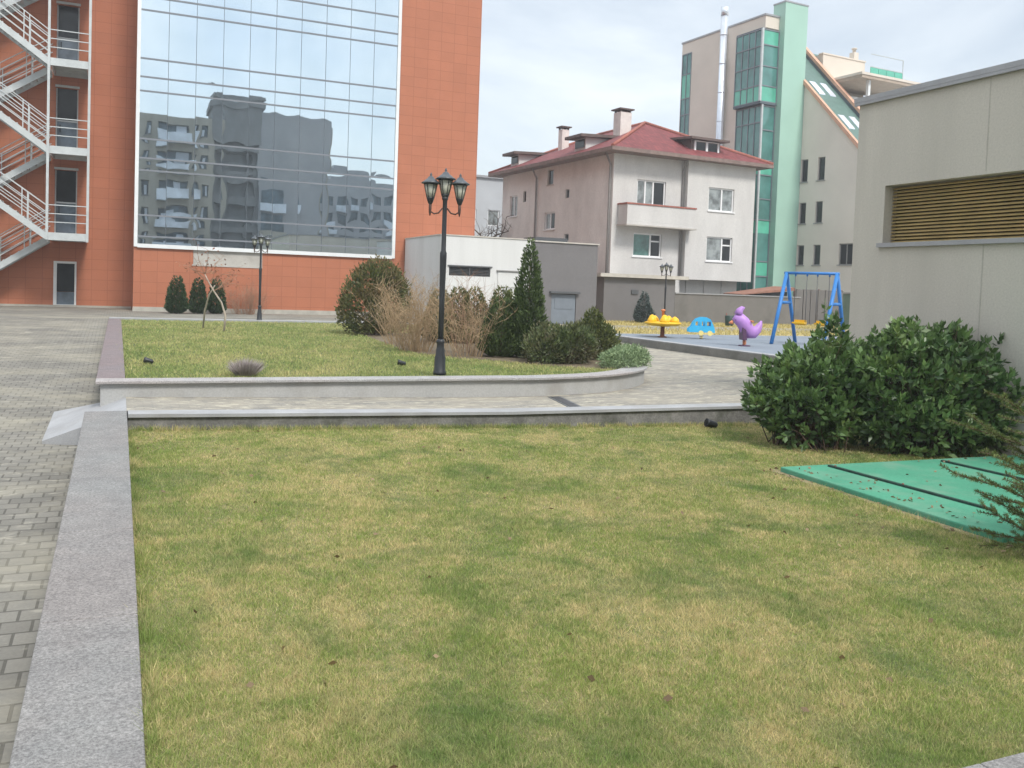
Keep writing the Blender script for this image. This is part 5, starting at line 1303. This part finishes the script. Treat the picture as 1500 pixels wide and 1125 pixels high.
# dead leaves scattered over the lawn and the foot of the kerb
n = 320; lx = np.concatenate([RNG.uniform(.2, 10.5, 205), RNG.normal(9.0, 1.2, 35), 6.9 - RNG.normal(0, .16, 80)]); ly = np.concatenate([RNG.uniform(2.6, 11.1, 205), RNG.normal(8.4, .6, 35), RNG.uniform(5, 8.1, 80)])
lx = np.clip(lx, .2, 10.8); lz = zlawn(lx, ly) + .022; on = (lx > 6.84) & (ly > 5.1) & (ly < 7.95); lz[on] = -.045 - .013 * (lx[on] - 6.9) + .006
fl_ = leaves('fallen_leaves', np.stack([lx, ly, lz], 1), np.stack([RNG.normal(size=n), RNG.normal(size=n), RNG.normal(0, .2, n)], 1), .045, .03, MT['fallen'], None)
fl_['kind'] = 'stuff'; fl_['label'] = 'few dead brown leaves scattered over the front lawn'; fl_['category'] = 'leaves'

# thin hazy air round the whole scene
hz = bpy.data.materials.new('haze_air'); hz.use_nodes = True; hn = hz.node_tree; hn.nodes.remove(hn.nodes['Principled BSDF'])
pv = hn.nodes.new('ShaderNodeVolumePrincipled'); pv.inputs['Color'].default_value = (.93, .96, 1.0, 1); pv.inputs['Density'].default_value = .0014; pv.inputs['Anisotropy'].default_value = .2
hn.links.new(pv.outputs[0], hn.nodes['Material Output'].inputs['Volume'])
mb = MB(); mb.box(-705, 705, -705, 905, -1.7, 26)
hb = mb.build('haze', hz); hb['kind'] = 'stuff'; hb['label'] = 'thin pale haze in the air'; hb['category'] = 'haze'

# ------------------------------------------------------------------ sky, sun, exposure
SUN_EL, SUN_AZ = R(50), R(170)      # azimuth measured clockwise from +Y
world = bpy.data.worlds.new('World'); SC.world = world; world.use_nodes = True
nt = world.node_tree; N = nt.nodes.new; L = nt.links.new; bg = nt.nodes['Background']
sky = N('ShaderNodeTexSky'); sky.sky_type = 'NISHITA'; sky.sun_disc = False
sky.sun_elevation = SUN_EL; sky.sun_rotation = SUN_AZ; sky.air_density = 1.2; sky.dust_density = 1.5; sky.ozone_density = 2.0
tc = N('ShaderNodeTexCoord'); mp = N('ShaderNodeMapping'); mp.inputs['Scale'].default_value = (1, 1, 2.8); mp.inputs['Location'].default_value = (.3, .1, 0)
L(tc.outputs['Generated'], mp.inputs['Vector'])
cn_ = noise(nt, mp.outputs['Vector'], 2.3, 6, .55, .4)
cf = ramp(nt, cn_, .34, .70, (.40, .40, .40, 1), (.97, .97, .97, 1))
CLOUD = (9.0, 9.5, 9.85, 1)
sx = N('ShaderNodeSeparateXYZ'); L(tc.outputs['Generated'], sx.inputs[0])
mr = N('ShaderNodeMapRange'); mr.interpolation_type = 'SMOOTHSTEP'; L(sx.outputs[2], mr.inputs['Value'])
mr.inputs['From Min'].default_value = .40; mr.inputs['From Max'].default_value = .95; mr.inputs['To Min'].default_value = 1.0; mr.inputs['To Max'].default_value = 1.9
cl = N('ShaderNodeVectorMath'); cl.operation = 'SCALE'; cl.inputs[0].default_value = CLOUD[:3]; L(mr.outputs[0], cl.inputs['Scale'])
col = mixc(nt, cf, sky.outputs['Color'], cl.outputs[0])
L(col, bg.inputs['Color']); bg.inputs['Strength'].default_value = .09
sd = bpy.data.lights.new('sun', 'SUN'); sd.energy = 2.1; sd.angle = R(13); sd.color = (1.0, .96, .90)
so = bpy.data.objects.new('sun', sd); COL.objects.link(so)
to_sun = Vector((math.sin(SUN_AZ) * math.cos(SUN_EL), math.cos(SUN_AZ) * math.cos(SUN_EL), math.sin(SUN_EL)))
so.rotation_euler = (-to_sun).to_track_quat('-Z', 'Y').to_euler(); so.location = to_sun * 60
SC.view_settings.view_transform = 'Standard'; SC.view_settings.look = 'None'; SC.view_settings.gamma = 1; SC.view_settings.exposure = 0.55
SC.cycles.use_denoising = True
SC.cycles.max_bounces = 8
